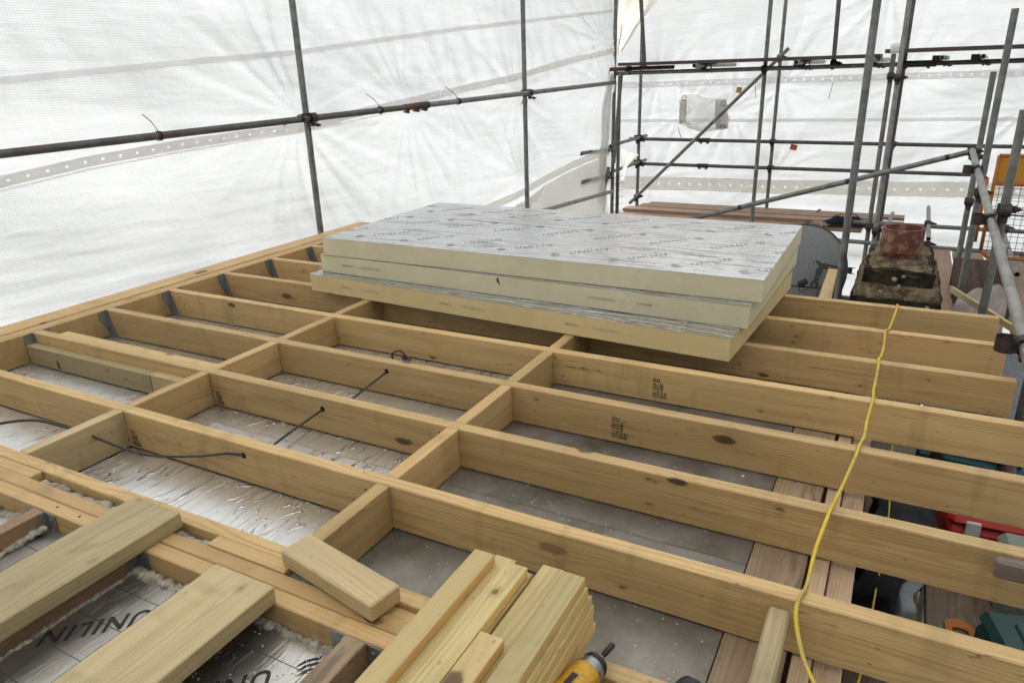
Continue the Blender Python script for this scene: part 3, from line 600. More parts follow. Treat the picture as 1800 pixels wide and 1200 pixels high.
# batten stack, 25 x 50 mm, six layers on the trimmers
rb = random.Random(5)
names = {}
def batten(x0, layer, yf, yn=-2.2, lab=None, w=0.051, rz=0.0):
    z0 = 0.0015+layer*0.0252
    o = timber("batten", 'Y', yn, yf, x0, x0+w, z0, z0+0.0240, WOOD_YT, None, 0.0015, rz)
    o.data.materials.append(WOOD_YS)                       # fresh sawn edges, treated faces
    for p in o.data.polygons:
        if abs(p.normal.y) > 0.8: p.material_index = 1
    return tag(o, lab, "batten", "battens stacked beside the drill")
colname = ["left", "second", "third", "right hand"]; layname = ["lowest", "second lowest", "third lowest", "third highest", "second highest", "top"]
cols = [[3.008, -0.35], [3.096, -0.32], [3.154, -0.30], [3.219, -0.302]]
for ci, (x0, yf) in enumerate(cols):
    for ly in range(6):
        if ci == 2 and ly == 5: continue
        if ci == 0 and ly == 4: continue
        if ci == 2 and ly == 4: yf = -0.291
        y = yf+rb.uniform(-0.006, 0.014); dx = rb.uniform(-0.002, 0.003)
        if ci == 3: y = [-0.289, -0.300, -0.296, -0.299, -0.306, -0.310][ly]; dx = [0.017, 0.016, 0.015, 0.012, 0.005, 0.0][ly]
        if ly == 5: y = [-0.323, -0.332, 0, -0.308][ci]
        if ci == 1 and ly == 4: y = -0.318; dx = 0.003
        lab = "%s batten in the %s column of the batten stack" % (layname[ly], colname[ci])
        batten(x0+dx, ly, y, lab=lab)
batten(3.045, 4, -0.292, lab="batten just under the top left batten of the stack")
batten(3.148, 5, -0.538, lab="short set back batten on top of the stack, third column")

# ------------------------------------------------------------------ cables, cord
cords = (("power_cable", [(0.62, -0.33, -0.10), (0.86, -0.25, -0.03), (0.98, -0.17, -0.022), (1.10, -0.14, -0.035), (1.228, -0.131, -0.041)], 0.0055, CABLE, "black cable looping into the left noggin at the edge of the picture"),
         ("power_cable", [(1.25, -0.131, -0.041), (1.33, -0.125, -0.055), (1.50, -0.09, -0.088), (1.70, -0.045, -0.070), (1.82, -0.015, -0.046), (1.894, 0.002, -0.043)], 0.0045, CABLE, "grey cable sagging from noggin to nearest joist across the near bay"),
         ("power_cable", [(1.894, 0.046, -0.045), (1.85, 0.12, -0.13), (1.84, 0.18, -0.105), (1.888, 0.402, -0.048)], 0.0045, CABLE, "thin cable rising to a drilled hole in the second joist"),
         ("power_cable", [(1.888, 0.446, -0.05), (1.84, 0.53, -0.135), (1.845, 0.60, -0.11), (1.897, 0.797, -0.042)], 0.0045, CABLE, "thin cable rising to a drilled hole in the third joist"),
         ("power_cable", [(1.66, 1.14, -0.146), (1.68, 1.12, -0.11), (1.71, 1.14, -0.10), (1.73, 1.16, -0.135), (1.70, 1.17, -0.146), (1.76, 1.15, -0.143)], 0.005, CABLE, "small coil of black cable on foil behind the third joist"))
for nm, pts, r, mt, lb in cords:
    tag(put(nm, mesh_of(path_tube(pts, r), nm, mt, True)), lb, "cable")
rk = random.Random(4)
tag(put("extension_cord", mesh_of(path_tube([(x_+rk.uniform(-.005, .005), y_, z_+rk.uniform(0, .002)) for x_, y_, z_ in [(3.835, 2.50, -0.10), (3.824, 2.47, -0.02), (3.813, 2.43, 0.007), (3.806, 2.40, 0.006), (3.797, 2.28, -0.012), (3.790, 2.12, -0.004), (3.786, 2.03, 0.006), (3.775, 2.00, 0.005), (3.770, 1.85, -0.02), (3.765, 1.70, -0.004), (3.762, 1.63, 0.006), (3.760, 1.58, 0.003), (3.757, 1.44, -0.012), (3.757, 1.30, 0.0), (3.760, 1.22, 0.006), (3.752, 1.05, -0.008), (3.745, 0.90, 0.002), (3.740, 0.83, 0.006), (3.730, 0.75, 0.003), (3.710, 0.58, -0.008), (3.700, 0.45, 0.005), (3.692, 0.39, 0.005), (3.682, 0.22, -0.006), (3.674, 0.06, 0.006), (3.671, 0.0, 0.004), (3.672, -0.06, -0.004), (3.698, -0.14, -0.03), (3.735, -0.21, -0.05), (3.78, -0.30, -0.06), (3.83, -0.42, -0.06)]], 0.0051), "extension_cord", CORD_Y, True)), "yellow cord draped over the joists from the chimney to the foreground", "cord")
tag(put("hanging_cord", mesh_of(path_tube([(3.835, 2.52, -0.12), (3.86, 1.60, -0.34), (3.87, 1.10, -0.42), (3.85, 0.70, -0.45), (3.83, 0.30, -0.40), (3.80, 0.02, -0.32), (3.82, -0.15, -0.30)], 0.003), "hanging_cord", CORD_Y, True)), "thin yellow cord slung below the joist overhang", "cord")
# black discs painted for the shade inside the drilled cable holes
bm = bmesh.new(); bm_cyl(bm, 0.011, 0.011, (0, 0.002, 0), (0, -0.0008, 0), 14); HO = mesh_of(bm, "hole_shade_disc", JACKET_B)
for j, xx, yy, zz in ((joists[0], 1.894, JY[0], -0.043), (joists[1], 1.888, JY[1], -0.047), (joists[2], 1.897, JY[2], -0.041)): put("hole_shade_disc", HO, j, T(xx, yy, zz))
# crumbs on the foil
bm = bmesh.new(); rc = random.Random(3)
for k in range(420):
    if k % 3 < 2: x, y = rc.uniform(1.0, 3.5), rc.uniform(-0.34, 1.2)
    else: x, y = rc.uniform(2.5, 3.5), rc.uniform(-0.34, 0.38)
    if any(yy-0.004 < y < yy+JT+0.004 for yy in JY) or 1.2 < x < 1.28 or 2.45 < x < 2.52: continue
    s = rc.choice([0.0012, 0.0016, 0.002, 0.0025, 0.005 if k % 9 == 0 else 0.002]); z = ZF+s*0.4
    gq = bmesh.ops.create_icosphere(bm, subdivisions=1, radius=s)
    for v in gq['verts']: v.co = Vector((v.co.x*rc.uniform(0.7, 1.6)+x, v.co.y*rc.uniform(.7, 1.6)+y, v.co.z*0.6+z))
for k in range(60):
    x, y = rc.uniform(2.5, 2.78), rc.uniform(-0.75, -0.55); s = rc.uniform(0.001, 0.0025)
    gq = bmesh.ops.create_icosphere(bm, subdivisions=1, radius=s)
    for v in gq['verts']: v.co = Vector((v.co.x*1.3+x, v.co.y+y, v.co.z*0.6+ZL+s*0.4))
CRUMB = plain("foam_crumb", (0.62, 0.60, 0.54), 0.9, 0, 0.2, 0.1)
tag(put("insulation_crumbs", mesh_of(bm, "insulation_crumbs", CRUMB)), "pale foam crumbs scattered over the foil", "debris", kind='stuff')

# ------------------------------------------------------------------ cordless driver
def driver(M, label, mats):
    yel, blk, gry = mats
    t = bpy.data.objects.new("cordless_driver", None); t.empty_display_size = 0.05; link(t, None, M); tag(t, label, "driver", "cordless drivers lying on the trimmer")
    def lathe_part(nm, prof, mat, n=20):
        bm = bmesh.new(); rg = bm_lathe(bm, prof, n); bm.faces.new(rg[0][::-1]); bm.faces.new(rg[-1])
        bm.transform(R('X', -PI/2)); bmesh.ops.recalc_face_normals(bm, faces=bm.faces)
        return put(nm, mesh_of(bm, nm, mat, True), t, M)
    # the axis runs along +Y, handle goes towards +X (the tool lies on its side)
    body = lathe_part("motor_housing", [(0.012, -0.105), (0.026, -0.10), (0.031, -0.08), (0.032, -0.03), (0.031, 0.0), (0.029, 0.012)], yel)
    lathe_part("nose_cone", [(0.0295, 0.008), (0.0285, 0.02), (0.025, 0.036), (0.019, 0.045), (0.013, 0.05)], gry)
    lathe_part("rubber_ring", [(0.0265, 0.031), (0.0275, 0.037), (0.025, 0.044), (0.017, 0.05), (0.012, 0.053)], blk)
    lathe_part("chuck_collar", [(0.0105, 0.05), (0.0105, 0.058), (0.008, 0.060)], gry)
    lathe_part("bit_holder", [(0.005, 0.058), (0.005, 0.074), (0.0062, 0.075), (0.0062, 0.104), (0.004, 0.106)], blk, 12)
    lathe_part("rear_cap", [(0.0125, -0.112), (0.025, -0.108), (0.0325, -0.088), (0.0325, -0.076)], blk)
    bm = bmesh.new(); bm_box(bm, 0.10, 0.038, 0.034, (0.072, -0.048, -0.002), 0.010); bm_box(bm, 0.030, 0.045, 0.030, (0.03, -0.045, 0), 0.008)
    h = put("handle", mesh_of(bm, "handle", yel), t, M)
    bm = bmesh.new(); bm_box(bm, 0.085, 0.020, 0.036, (0.078, -0.066, -0.002), 0.008); put("grip", mesh_of(bm, "grip", blk), h, M)
    bm = bmesh.new(); bm_box(bm, 0.032, 0.016, 0.016, (0.052, -0.022, 0.0), 0.005); put("trigger", mesh_of(bm, "trigger", blk), t, M)
    bm = bmesh.new(); bm_cyl(bm, 0.0055, 0.005, (0.036, -0.034, 0.012), (0.036, -0.034, 0.0175), 12); put("selector_button", mesh_of(bm, "selector_button", blk), t, M)
    bm = bmesh.new(); bm_box(bm, 0.030, 0.085, 0.048, (0.136, -0.045, 0), 0.006); put("battery_pack", mesh_of(bm, "battery_pack", blk), t, M)
    bm = bmesh.new(); bm_box(bm, 0.012, 0.034, 0.0012, (0, -0.048, 0.0322)); put("rating_plate", mesh_of(bm, "rating_plate", blk), t, M)
driver(T(3.325, -0.447, 0.034) @ R('Z', -0.20), "yellow and black impact driver lying beside the batten stack", (YELLOW, BLACK, GREYM))
driver(T(3.590, -0.452, 0.034) @ R('Z', -2.2), "second yellow and black driver, only its top showing at the bottom edge", (YELLOW, BLACK, BLACK_M))

# ------------------------------------------------------------------ wall head at the overhang
wall = empty("house_wall", (3.63, 0, -3.0), "brick house wall below the joist overhang, capped with planks", "wall")
bm = bmesh.new(); bm_box(bm, 0.20, 5.2, 2.6); put("brickwork", mesh_of(bm, "brickwork", BRICK), wall, T(3.612, 0.6, -1.56))
timber("wall_plank", 'Y', -2.0, 2.8, 3.510, 3.656, -0.20, -0.154, WOOD_P, wall)
timber("wall_plank", 'Y', -2.0, 2.8, 3.668, 3.712, -0.22, -0.158, WOOD_LP, wall)
timber("wall_plank", 'Y', -2.0, 2.8, 3.716, 3.778, -0.24, -0.172, WOOD_LP, wall)

# ------------------------------------------------------------------ sheeting
def field(U, V, nodes, seed, base_amp=0.012):
    """fold relief of a hung sheet: radial creases running out of tie points, sag between them, small ripples"""
    D = np.zeros_like(U); rs = np.random.RandomState(seed)
    for (u0, v0, pull, amp, k, reach) in nodes:
        du = U-u0; dv = V-v0; d = np.sqrt(du*du+dv*dv)+1e-4; a = np.arctan2(dv, du); ph = rs.uniform(0, 6.28)
        D += pull*np.exp(-(d/0.45)**1.3)
        env = 0.40*np.exp(-d/reach)*(1-np.exp(-d/0.10))
        D += amp*env*(np.sin(k*a+ph)+0.6*np.sin((k*1.73)*a+ph*2+2.0*np.sin(2*a))+0.4*np.sin(k*2.9*a+ph*3))
    for i in range(7):
        th = rs.uniform(0.9, 2.2); f = rs.uniform(3, 14); ph = rs.uniform(0, 6.28)
        w = np.sin(rs.uniform(.4, 1.1)*U+rs.uniform(0, 6))*np.sin(rs.uniform(.6, 1.6)*V+rs.uniform(0, 6))
        D += base_amp*0.55*w*np.sin(f*(U*np.cos(th)+V*np.sin(th))+ph+1.2*np.sin(1.7*U+0.8*V))
    return D
def grid_mesh(name, P, mat, smooth=True):
    """P: (n, m, 3) points"""
    n, m = P.shape[:2]; v = P.reshape(-1, 3)
    idx = np.arange(n*m).reshape(n, m)
    q = np.stack([idx[:-1, :-1], idx[1:, :-1], idx[1:, 1:], idx[:-1, 1:]], -1).reshape(-1, 4)
    me = bpy.data.meshes.new(name); me.from_pydata(v.tolist(), [], q.tolist()); me.materials.append(mat)
    if smooth: me.polygons.foreach_set('use_smooth', [True]*len(me.polygons))
    me.update(); return me
# left side: hung along a line that closes in slightly towards the gable
LN = [(2.92, 0.86, 0.10, 0.024, 19, 0.8), (1.72, 0.97, 0.08, 0.006, 9, 0.45), (4.15, 0.88, 0.07, 0.014, 21, 0.9), (5.78, 0.92, 0.09, 0.020, 13, 0.7), (5.80, 0.05, 0.10, 0.016, 12, 0.5), (3.0, 2.6, 0.10, 0.030, 14, 0.9), (5.8, 2.7, 0.1, 0.03, 14, 0.9), (7.6, 0.95, 0.10, 0.02, 12, 0.6), (7.7, 1.45, 0.08, 0.022, 15, 0.9), (0.2, 0.8, 0.08, 0.012, 11, 0.6), (3.6, -0.9, 0.0, 0.02, 12, 0.9), (4.75, 0.95, 0.05, 0.012, 17, 0.5)]
def left_disp(Y, Z):
    d = field(Y, Z, LN, 11, 0.012)+0.022*np.sin(5.2*Z+1.1*Y+0.8*np.sin(1.3*Y))*np.clip((4.5-Y)/2, 0.25, 1)
    d = d+0.004*np.sin(44*Z+2.0*np.sin(0.9*Y)+1.5*np.sin(3*Z))*np.clip((0.55-Z)/0.5, 0, 1)*np.clip((4.2-Y)/1.5, 0, 1)*np.sin(1.3*Y+4*Z)
    d = d+0.16*np.clip((0.45-Z)/1.3, 0, 1)*np.clip((5.0-Y)/1.5, 0, 1)-0.05*np.sin(PI*(Y-2.92)/2.87)**2*np.sin(PI*np.clip((Z-0.9)/1.7, 0, 1))
    d = d+0.0022*np.sin(95*(Z+0.10*Y)+2.2*np.sin(1.4*Y+2*Z))*np.clip((0.75-Z)/0.4, 0, 1)*(0.5+0.5*np.sin(0.8*Y+3*Z+1))
    d = d+0.006*np.sin(24*(Y+0.35*Z)+1.5*np.sin(2*Z))*np.clip((Z-0.9)/0.2, 0, 1)*np.clip((1.75-Z)/0.3, 0, 1)*(0.5+0.5*np.sin(1.1*Y+2))
    return d
def left_pt(Y, Z, off=0.0):
    X = -0.36-0.20+0.15*(Y-2.94)+left_disp(Y, Z)+off
    return np.stack([X, Y, Z], -1)
gy, gz = np.meshgrid(np.linspace(-3.0, 8.02, 420), np.linspace(-2.6, 3.6, 260), indexing='ij')
shl = put("scaffold_sheeting", grid_mesh("scaffold_sheeting", left_pt(gy, gz), SHEET)); tag(shl, "white translucent sheeting hung along the left side scaffold", "sheeting", "white scaffold sheeting")
def band(name, parent, fn, us, vs, width, mat, off=0.014, n=160, eyelets=None):
    """strip that follows the sheet; eyelets = (pitch, radius) cuts real holes through it"""
    if not eyelets:
        u = np.linspace(us[0], us[-1], n); v = np.interp(u, us, vs)
        U = np.stack([u]*5, 1); V = np.stack([v+width*(k/4-0.5) for k in range(5)], 1)
        return put(name, grid_mesh(name, fn(U, V, off), mat), parent)
    pitch, rad = eyelets; nc = int((us[-1]-us[0])/pitch); U, V, F = [], [], []
    out = [(-.5, -.5), (0, -.5), (.5, -.5), (.5, 0), (.5, .5), (0, .5), (-.5, .5), (-.5, 0)]
    for c in range(nc):
        u0 = us[0]+(c+0.5)*pitch; b0 = len(U)
        for a_, b_ in out: U.append(u0+a_*pitch); V.append(float(np.interp(u0+a_*pitch, us, vs))+b_*width)
        for a_, b_ in out:
            l_ = math.hypot(a_, b_); U.append(u0+a_/l_*rad); V.append(float(np.interp(u0, us, vs))+b_/l_*rad)
        for k in range(8): F.append((b0+k, b0+(k+1) % 8, b0+8+(k+1) % 8, b0+8+k))
    me = bpy.data.meshes.new(name); me.from_pydata(fn(np.array(U), np.array(V), off).tolist(), [], F); me.materials.append(mat); me.update()
    return put(name, me, parent)
band("sheeting_seam", shl, left_pt, [-2.8, 1.02, 2.05, 3.08, 4.97, 7.98], [1.02, 1.186, 1.265, 1.336, 1.54, 1.82], 0.040, BAND2)
band("eyelet_band", shl, left_pt, [-2.8, 0.89, 1.37, 1.94, 2.99, 4.13, 5.86, 7.94], [0.20, 0.638, 0.703, 0.747, 0.789, 0.916, 1.092, 1.365], 0.066, BAND, eyelets=(0.105, 0.0095))
band("sheeting_seam", shl, left_pt, [-2.8, 0.89, 1.37, 1.94, 2.99, 3.9], [0.155, 0.588, 0.653, 0.700, 0.750, 0.83], 0.012, EYE, off=0.010)
band("eyelet_band", shl, left_pt, [4.9, 5.38, 6.13, 6.99, 7.9], [-0.30, -0.207, -0.095, 0.032, 0.10], 0.085, BEIGE, off=0.02, eyelets=(0.10, 0.008))
# loose overlap hanging in the corner
def strip(name, parent, pts, mat, sub=10, wob=0.03, seed=0):
    """ruled strip between two polylines"""
    a = np.array([p[0] for p in pts], float); b = np.array([p[1] for p in pts], float); n = len(pts)
    t = np.linspace(0, n-1, (n-1)*8+1); A = np.stack([np.interp(t, range(n), a[:, k]) for k in range(3)], -1); B = np.stack([np.interp(t, range(n), b[:, k]) for k in range(3)], -1)
    s = np.linspace(0, 1, sub)[None, :, None]; P = A[:, None]*(1-s)+B[:, None]*s
    ph = np.random.RandomState(seed).uniform(0, 6, 3)
    P[..., 1] -= wob*np.sin(s[..., 0]*9+t[:, None]*1.3+ph[0])+wob*0.5*np.sin(s[..., 0]*21+t[:, None]*2+ph[1])
    return put(name, grid_mesh(name, P, mat), parent)
strip("sheeting_overlap", shl, [((0.26, 7.90, 3.0), (1.0, 8.9, 3.0)), ((0.28, 7.95, 2.1), (0.75, 8.6, 2.1)), ((0.28, 8.0, 1.62), (0.50, 8.4, 1.72)), ((0.29, 8.02, 1.30), (0.31, 8.1, 1.34))], BEIGE, wob=0.04, seed=1)
strip("sheeting_overlap", shl, [((0.17, 7.80, 1.1), (0.27, 7.9, 1.1)), ((0.13, 7.75, 0.75), (0.25, 7.9, 0.75)), ((0.12, 7.75, 0.3), (0.24, 7.9, 0.3)), ((0.11, 7.75, -0.2), (0.20, 7.88, -0.2)), ((0.09, 7.72, -0.5), (0.2, 7.88, -0.5))], BEIGE, wob=0.02, seed=2)
strip("sheeting_overlap", shl, [((0.35, 8.05, 0.12), (0.50, 8.35, 0.02)), ((0.36, 8.1, -0.1), (0.40, 8.2, -0.12)), ((0.33, 8.05, -0.3), (0.36, 8.2, -0.3))], BEIGE, wob=0.02, seed=3)
strip("sheeting_overlap", shl, [((-0.16, 5.5, -0.30), (-0.10, 5.6, -1.5)), ((-0.05, 6.2, -0.18), (0.05, 6.3, -1.5)), ((0.06, 6.9, -0.06), (0.10, 7.0, -1.5)), ((0.20, 7.85, 0.05), (0.25, 7.9, -1.5))], BEIGE, sub=24, wob=0.05, seed=4)

# gable end
BN = [(0.35, 0.95, -0.10, 0.016, 13, 0.6), (2.08, 0.86, -0.10, 0.018, 13, 0.7), (3.6, 0.9, -0.10, 0.014, 13, 0.6), (1.45, 0.52, -0.05, 0.022, 15, 0.7), (0.72, 0.5, -0.05, 0.018, 15, 0.6), (5.0, 0.55, -0.1, 0.02, 15, 0.9), (2.08, -0.35, -0.08, 0.016, 12, 0.6), (3.3, 2.0, -0.06, 0.016, 14, 0.9), (0.3, -0.5, -0.08, 0.016, 12, 0.5), (3.7, -0.4, -0.08, 0.010, 12, 0.5)]
def back_pt(X, Z, off=0.0):
    d = field(X, Z, BN, 23, 0.014)
    d = d+0.010*np.sin(22*(X*0.65+Z*0.75)+1.5*np.sin(2*X))*np.exp(-((Z-0.22)/0.35)**2)*np.clip(np.sin(1.1*X+0.5)+0.4, 0, 1)
    d = d+0.012*np.sin(17*Z+1.2*np.sin(1.7*X))*np.clip((-0.6-Z)/0.4, 0, 1)
    Y = 9.70-d*0-0.0+(-d)*(-1)+off*-1
    return np.stack([X, Y, Z], -1)
gx, gz = np.meshgrid(np.linspace(-1.2, 9.0, 380), np.linspace(-4.0, 3.6, 280), indexing='ij')
shb = put("scaffold_sheeting", grid_mesh("scaffold_sheeting", back_pt(gx, gz), SHEET_B)); tag(shb, "white translucent sheeting behind the gable scaffold, patched with an offcut", "sheeting", "white scaffold sheeting")
band("eyelet_band", shb, back_pt, [-0.9, -0.19, 1.1, 2.99, 4.88, 8.5], [0.885, 0.893, 0.909, 0.929, 0.945, 0.97], 0.085, BAND2, eyelets=(0.115, 0.016))
band("eyelet_band", shb, back_pt, [-0.9, -0.15, 2.42, 4.5, 8.5], [-0.575, -0.564, -0.526, -0.473, -0.42], 0.20, BEIGE, off=0.015, eyelets=(0.155, 0.017))
band("sheeting_seam", shb, back_pt, [-0.9, 2.3, 4.4, 8.5], [0.374, 0.390, 0.408, 0.43], 0.045, BAND2)
# patch with cable ties
def flat_patch(name, parent, outline, y, mat):
    bm = bmesh.new(); vs = [bm.verts.new((x, y, z)) for x, z in outline]; bm.faces.new(vs)
    bmesh.ops.triangulate(bm, faces=bm.faces); bmesh.ops.subdivide_edges(bm, edges=bm.edges[:], cuts=4, use_grid_fill=True)
    for v in bm.verts: v.co.y += 0.02*math.sin(9*v.co.x+14*v.co.z)+0.012*math.sin(23*v.co.x-9*v.co.z)
    bmesh.ops.solidify(bm, geom=bm.faces[:], thickness=0.002)
    return put(name, mesh_of(bm, name, mat, True), parent)
PATCH = sheet_mat("sheeting_patch", (0.985, 0.98, 0.965), 0.88)
pt = flat_patch("patch", shb, [(0.685, 0.68), (0.75, 0.745), (0.90, 0.755), (1.0, 0.72), (1.12, 0.69), (1.28, 0.685), (1.365, 0.675), (1.375, 0.5), (1.43, 0.43), (1.43, 0.275), (1.25, 0.245), (1.05, 0.225), (0.90, 0.26), (0.78, 0.31), (0.70, 0.34), (0.69, 0.5)], 9.60, PATCH)
flat_patch("patch_hem", pt, [(1.215, 0.675), (1.355, 0.668), (1.415, 0.43), (1.415, 0.285), (1.245, 0.265), (1.235, 0.45)], 9.575, BAND)
flat_patch("patch_fold", pt, [(0.69, 0.67), (0.80, 0.69), (0.78, 0.5), (0.79, 0.36), (0.705, 0.345)], 9.575, BEIGE)
for (x, z) in ((0.77, 0.70), (1.345, 0.625), (1.345, 0.30)):
    bm = path_tube([(x+0.03*math.cos(a), 9.54, z+0.035*math.sin(a)) for a in [k*PI/5 for k in range(11)]], 0.004, 5); put("cable_tie", mesh_of(bm, "cable_tie", BLACK), pt)
for (x, y, z, dx, dz) in ((0.70, 9.55, 0.30, 0.06, -0.16), (0.80, 9.55, 0.36, 0.08, -0.02), (1.75, 9.6, 0.86, 0.02, -0.16), (2.75, 9.6, 0.87, -0.03, -0.2)):
    put("cable_tie", mesh_of(path_tube([(x, y, z), (x+dx*0.4, y-0.02, z+dz*0.5), (x+dx, y-0.01, z+dz)], 0.004, 5), "cable_tie", BLACK), shb)
TAPE = plain("brown_tape", (0.36, 0.22, 0.08), 0.5); RTAPE = plain("red_tape", (0.45, 0.10, 0.04), 0.5)
for (x, z, w, h, mt) in ((1.53, 0.80, 0.075, 0.08, TAPE), (2.34, 0.03, 0.09, 0.075, RTAPE)):
    bm = bmesh.new(); bm_box(bm, w, 0.004, h, bevel=0.001); put("tape_scrap", mesh_of(bm, "tape_scrap", mt), shb, T(x, 9.60, z) @ R('Y', 0.2))

# ------------------------------------------------------------------ scaffold
TR = 0.02415
def tube_mesh(L, r=TR, n=16, wall=0.004):
    bm = bmesh.new(); rg = []
    for (rr, x) in ((r-wall, -L/2+0.15 if L > 0.4 else 0), (r-wall, -L/2), (r, -L/2), (r, L/2), (r-wall, L/2), (r-wall, L/2-0.15 if L > 0.4 else 0)):
        rg.append([bm.verts.new((x, rr*math.cos(2*PI*i/n), rr*math.sin(2*PI*i/n))) for i in range(n)])
    for a, b in zip(rg, rg[1:]):
        for i in range(n): bm.faces.new((a[i], a[(i+1) % n], b[(i+1) % n], b[i]))
    bm.faces.new(rg[0]); bm.faces.new(rg[-1][::-1])
    bmesh.ops.recalc_face_normals(bm, faces=bm.faces)
    return bm
def tube(name, p0, p1, parent, mat=STEEL, r=TR):
    p0, p1 = Vector(p0), Vector(p1); d = p1-p0
    me = mesh_of(tube_mesh(d.length, r), name, mat, True)
    try: me.set_sharp_from_angle(angle=0.7)
    except Exception: pass
    return put(name, me, parent, T((p0+p1)/2) @ d.to_track_quat('X', 'Z').to_matrix().to_4x4())
def coupler_mesh():
    bm = bmesh.new()
    def ring(ax, c):
        g = bmesh.ops.create_cone(bm, cap_ends=False, segments=14, radius1=0.031, radius2=0.031, depth=0.05)
        M = T(c) @ (R('Y', PI/2) if ax == 'X' else Matrix.Identity(4))
        for v in g['verts']: v.co = M @ v.co
        g = bmesh.ops.create_cone(bm, cap_ends=False, segments=14, radius1=0.0265, radius2=0.0265, depth=0.05)
        for v in g['verts']: v.co = M @ v.co
    ring('X', (0, 0, 0)); ring('Z', (0, 0.052, 0))
    bm_box(bm, 0.046, 0.016, 0.046, (0, 0.026, 0), 0.003)
    for s, c in ((1, (0, 0, 0)), (-1, (0, 0.052, 0))):
        if s == 1:
            bm_box(bm, 0.034, 0.020, 0.030, (0, 0, -0.038), 0.003); bm_cyl(bm, 0.007, 0.007, (0, -0.012, -0.04), (0, -0.060, -0.046), 8); bm_cyl(bm, 0.012, 0.012, (0, -0.03, -0.043), (0, -0.044, -0.045), 6)
        else:
            bm_box(bm, 0.030, 0.020, 0.034, (0.038, 0.052, 0), 0.003); bm_cyl(bm, 0.007, 0.007, (0.04, 0.04, 0), (0.075, 0.052, 0), 8); bm_cyl(bm, 0.012, 0.012, (0.052, 0.046, 0), (0.064, 0.05, 0), 6)
    bm.transform(Matrix.Scale(1.2, 4)); return mesh_of(bm, "coupler", COUPLER)
CM = coupler_mesh()
def coupler(parent, p, rz=0.0, rx=0.0, ry=0.0): return put("coupler", CM, parent, T(p) @ R('Z', rz) @ R('X', rx) @ R('Y', ry))
def sleeve(parent, p, d, mat=COUPLER, L=0.16, r=0.031):
    d = Vector(d).normalized(); p = Vector(p); bm = bmesh.new()
    bm_cyl(bm, r, r, p-d*L/2, p+d*L/2, 14)
    s = d.cross(Vector((0, 0, 1))); s = s.normalized() if s.length > 0.1 else Vector((1, 0, 0))
    for k in (-0.3, 0.3):
        c = p+d*L*k; bm_box(bm, 0.03, 0.03, 0.03, bevel=0.004, M=T(c+Vector((0, 0, -0.035)))); bm_cyl(bm, 0.007, 0.007, c+Vector((0, 0, -0.04)), c+Vector((0, 0, -0.04))-s*0.05, 8)
    return put("sleeve_coupler", mesh_of(bm, "sleeve_coupler", mat), parent)
def tie(parent, p0, p1, rr=0.026, d=(0, 1, 0)):
    """plastic tie looped round a tube, tail to the sheet"""
    d = Vector(d).normalized(); a = Vector((0, 0, 1)); s = d.cross(a).normalized(); p0 = Vector(p0)
    for off in (-0.012, 0.0, 0.01):
        pts = [p0+d*off+(a*math.cos(t)+s*math.sin(t))*(rr+0.002) for t in [k*PI/5 for k in range(11)]]
        put("cable_tie", mesh_of(path_tube(pts, 0.0028, 5), "cable_tie", BLACK), parent)
    put("cable_tie", mesh_of(path_tube([p0+a*rr, (Vector(p1)+p0)/2+Vector((0.01, 0, 0.02)), Vector(p1)], 0.003, 5), "cable_tie", BLACK), parent)

# left run
sl = empty("scaffold", (-0.36, 2.94, -3.0), "scaffold run of dark tubes against the left sheeting", "scaffold", "scaffold round the roof")
def lx(y, off=0.0): return -0.36+off+0.15*(y-2.94)
led = tube("ledger", (lx(-1.2, .06), -1.2, 0.765), (lx(4.12, .06), 4.12, 0.886), sl, STEEL_D)
led2 = tube("ledger", (lx(4.13, .06), 4.13, 0.886), (lx(7.62, .06), 7.62, 0.976), sl, STEEL)
sleeve(led2, (lx(4.12, .06), 4.12, 0.886), (0.15, 1, 0.03), COUPLER, 0.17)
sleeve(led2, (lx(4.00, .06), 4.00, 0.884), (0.15, 1, 0.03), RUST, 0.20, 0.0275)
for y in (0.0+2.915, 5.78):
    s = tube("standard", (lx(y), y, -4.0), (lx(y), y, 3.4), sl, STEEL)
    z = 0.8625 if y < 3 else 0.928
    coupler(s, (lx(y, .06), y, z), PI/2); 
    tie(s, (lx(y), y, z-0.09), (lx(y, -0.12), y+0.1, z-0.13), d=(0, 0.3, 1))
    for zz in (0.06, -0.12): 
        if y < 3: tie(led, (lx(y-0.06+zz*0.4, .06), y-0.06+zz*0.4, z), (lx(y, -0.10), y-0.15, z-0.05))
for y, z in ((1.70, 0.830), (3.62, 0.876), (4.62, 0.898)):
    tie(led, (lx(y, .06), y, z), (lx(y, -0.09), y+0.02, z+0.13))
tube("ledger", (lx(5.2, .06), 5.2, -0.352), (lx(7.6, .06), 7.6, -0.37), sl, STEEL_L)

# gable run
sb = empty("scaffold", (2.1, 8.0, -3.0), "scaffold with boarded lifts across the gable end", "scaffold", "scaffold round the roof")
YI, YO = 8.0, 9.3
def standard(p, z0, z1, parent, mat=STEEL): return tube("standard", (p[0], p[1], z0), (p[0], p[1], z1), parent, mat)
c1 = standard((0.252, YI), -4, 3.4, sb); c1b = standard((0.305, YI+0.06), -4, 1.05, sb)
c2 = standard((0.180, YO), -4, 3.4, sb)
b1 = standard((2.132, YI), -4, 3.4, sb); b2 = standard((2.098, YO), -4, 3.4, sb)
b3 = standard((3.565, 7.3), -4, 3.4, sb, STEEL_L); b3b = standard((3.585, 8.3), -4, 3.4, sb, STEEL_D); b4 = standard((3.488, 7.6), -4, 1.20, sb)
tl1 = tube("ledger", (-0.10, YI-0.055, 1.078), (3.70, YI-0.055, 1.091), sb, STEEL); tl2 = tube("ledger", (3.72, YI-0.055, 1.091), (5.6, YI-0.055, 1.098), sb, STEEL_D)
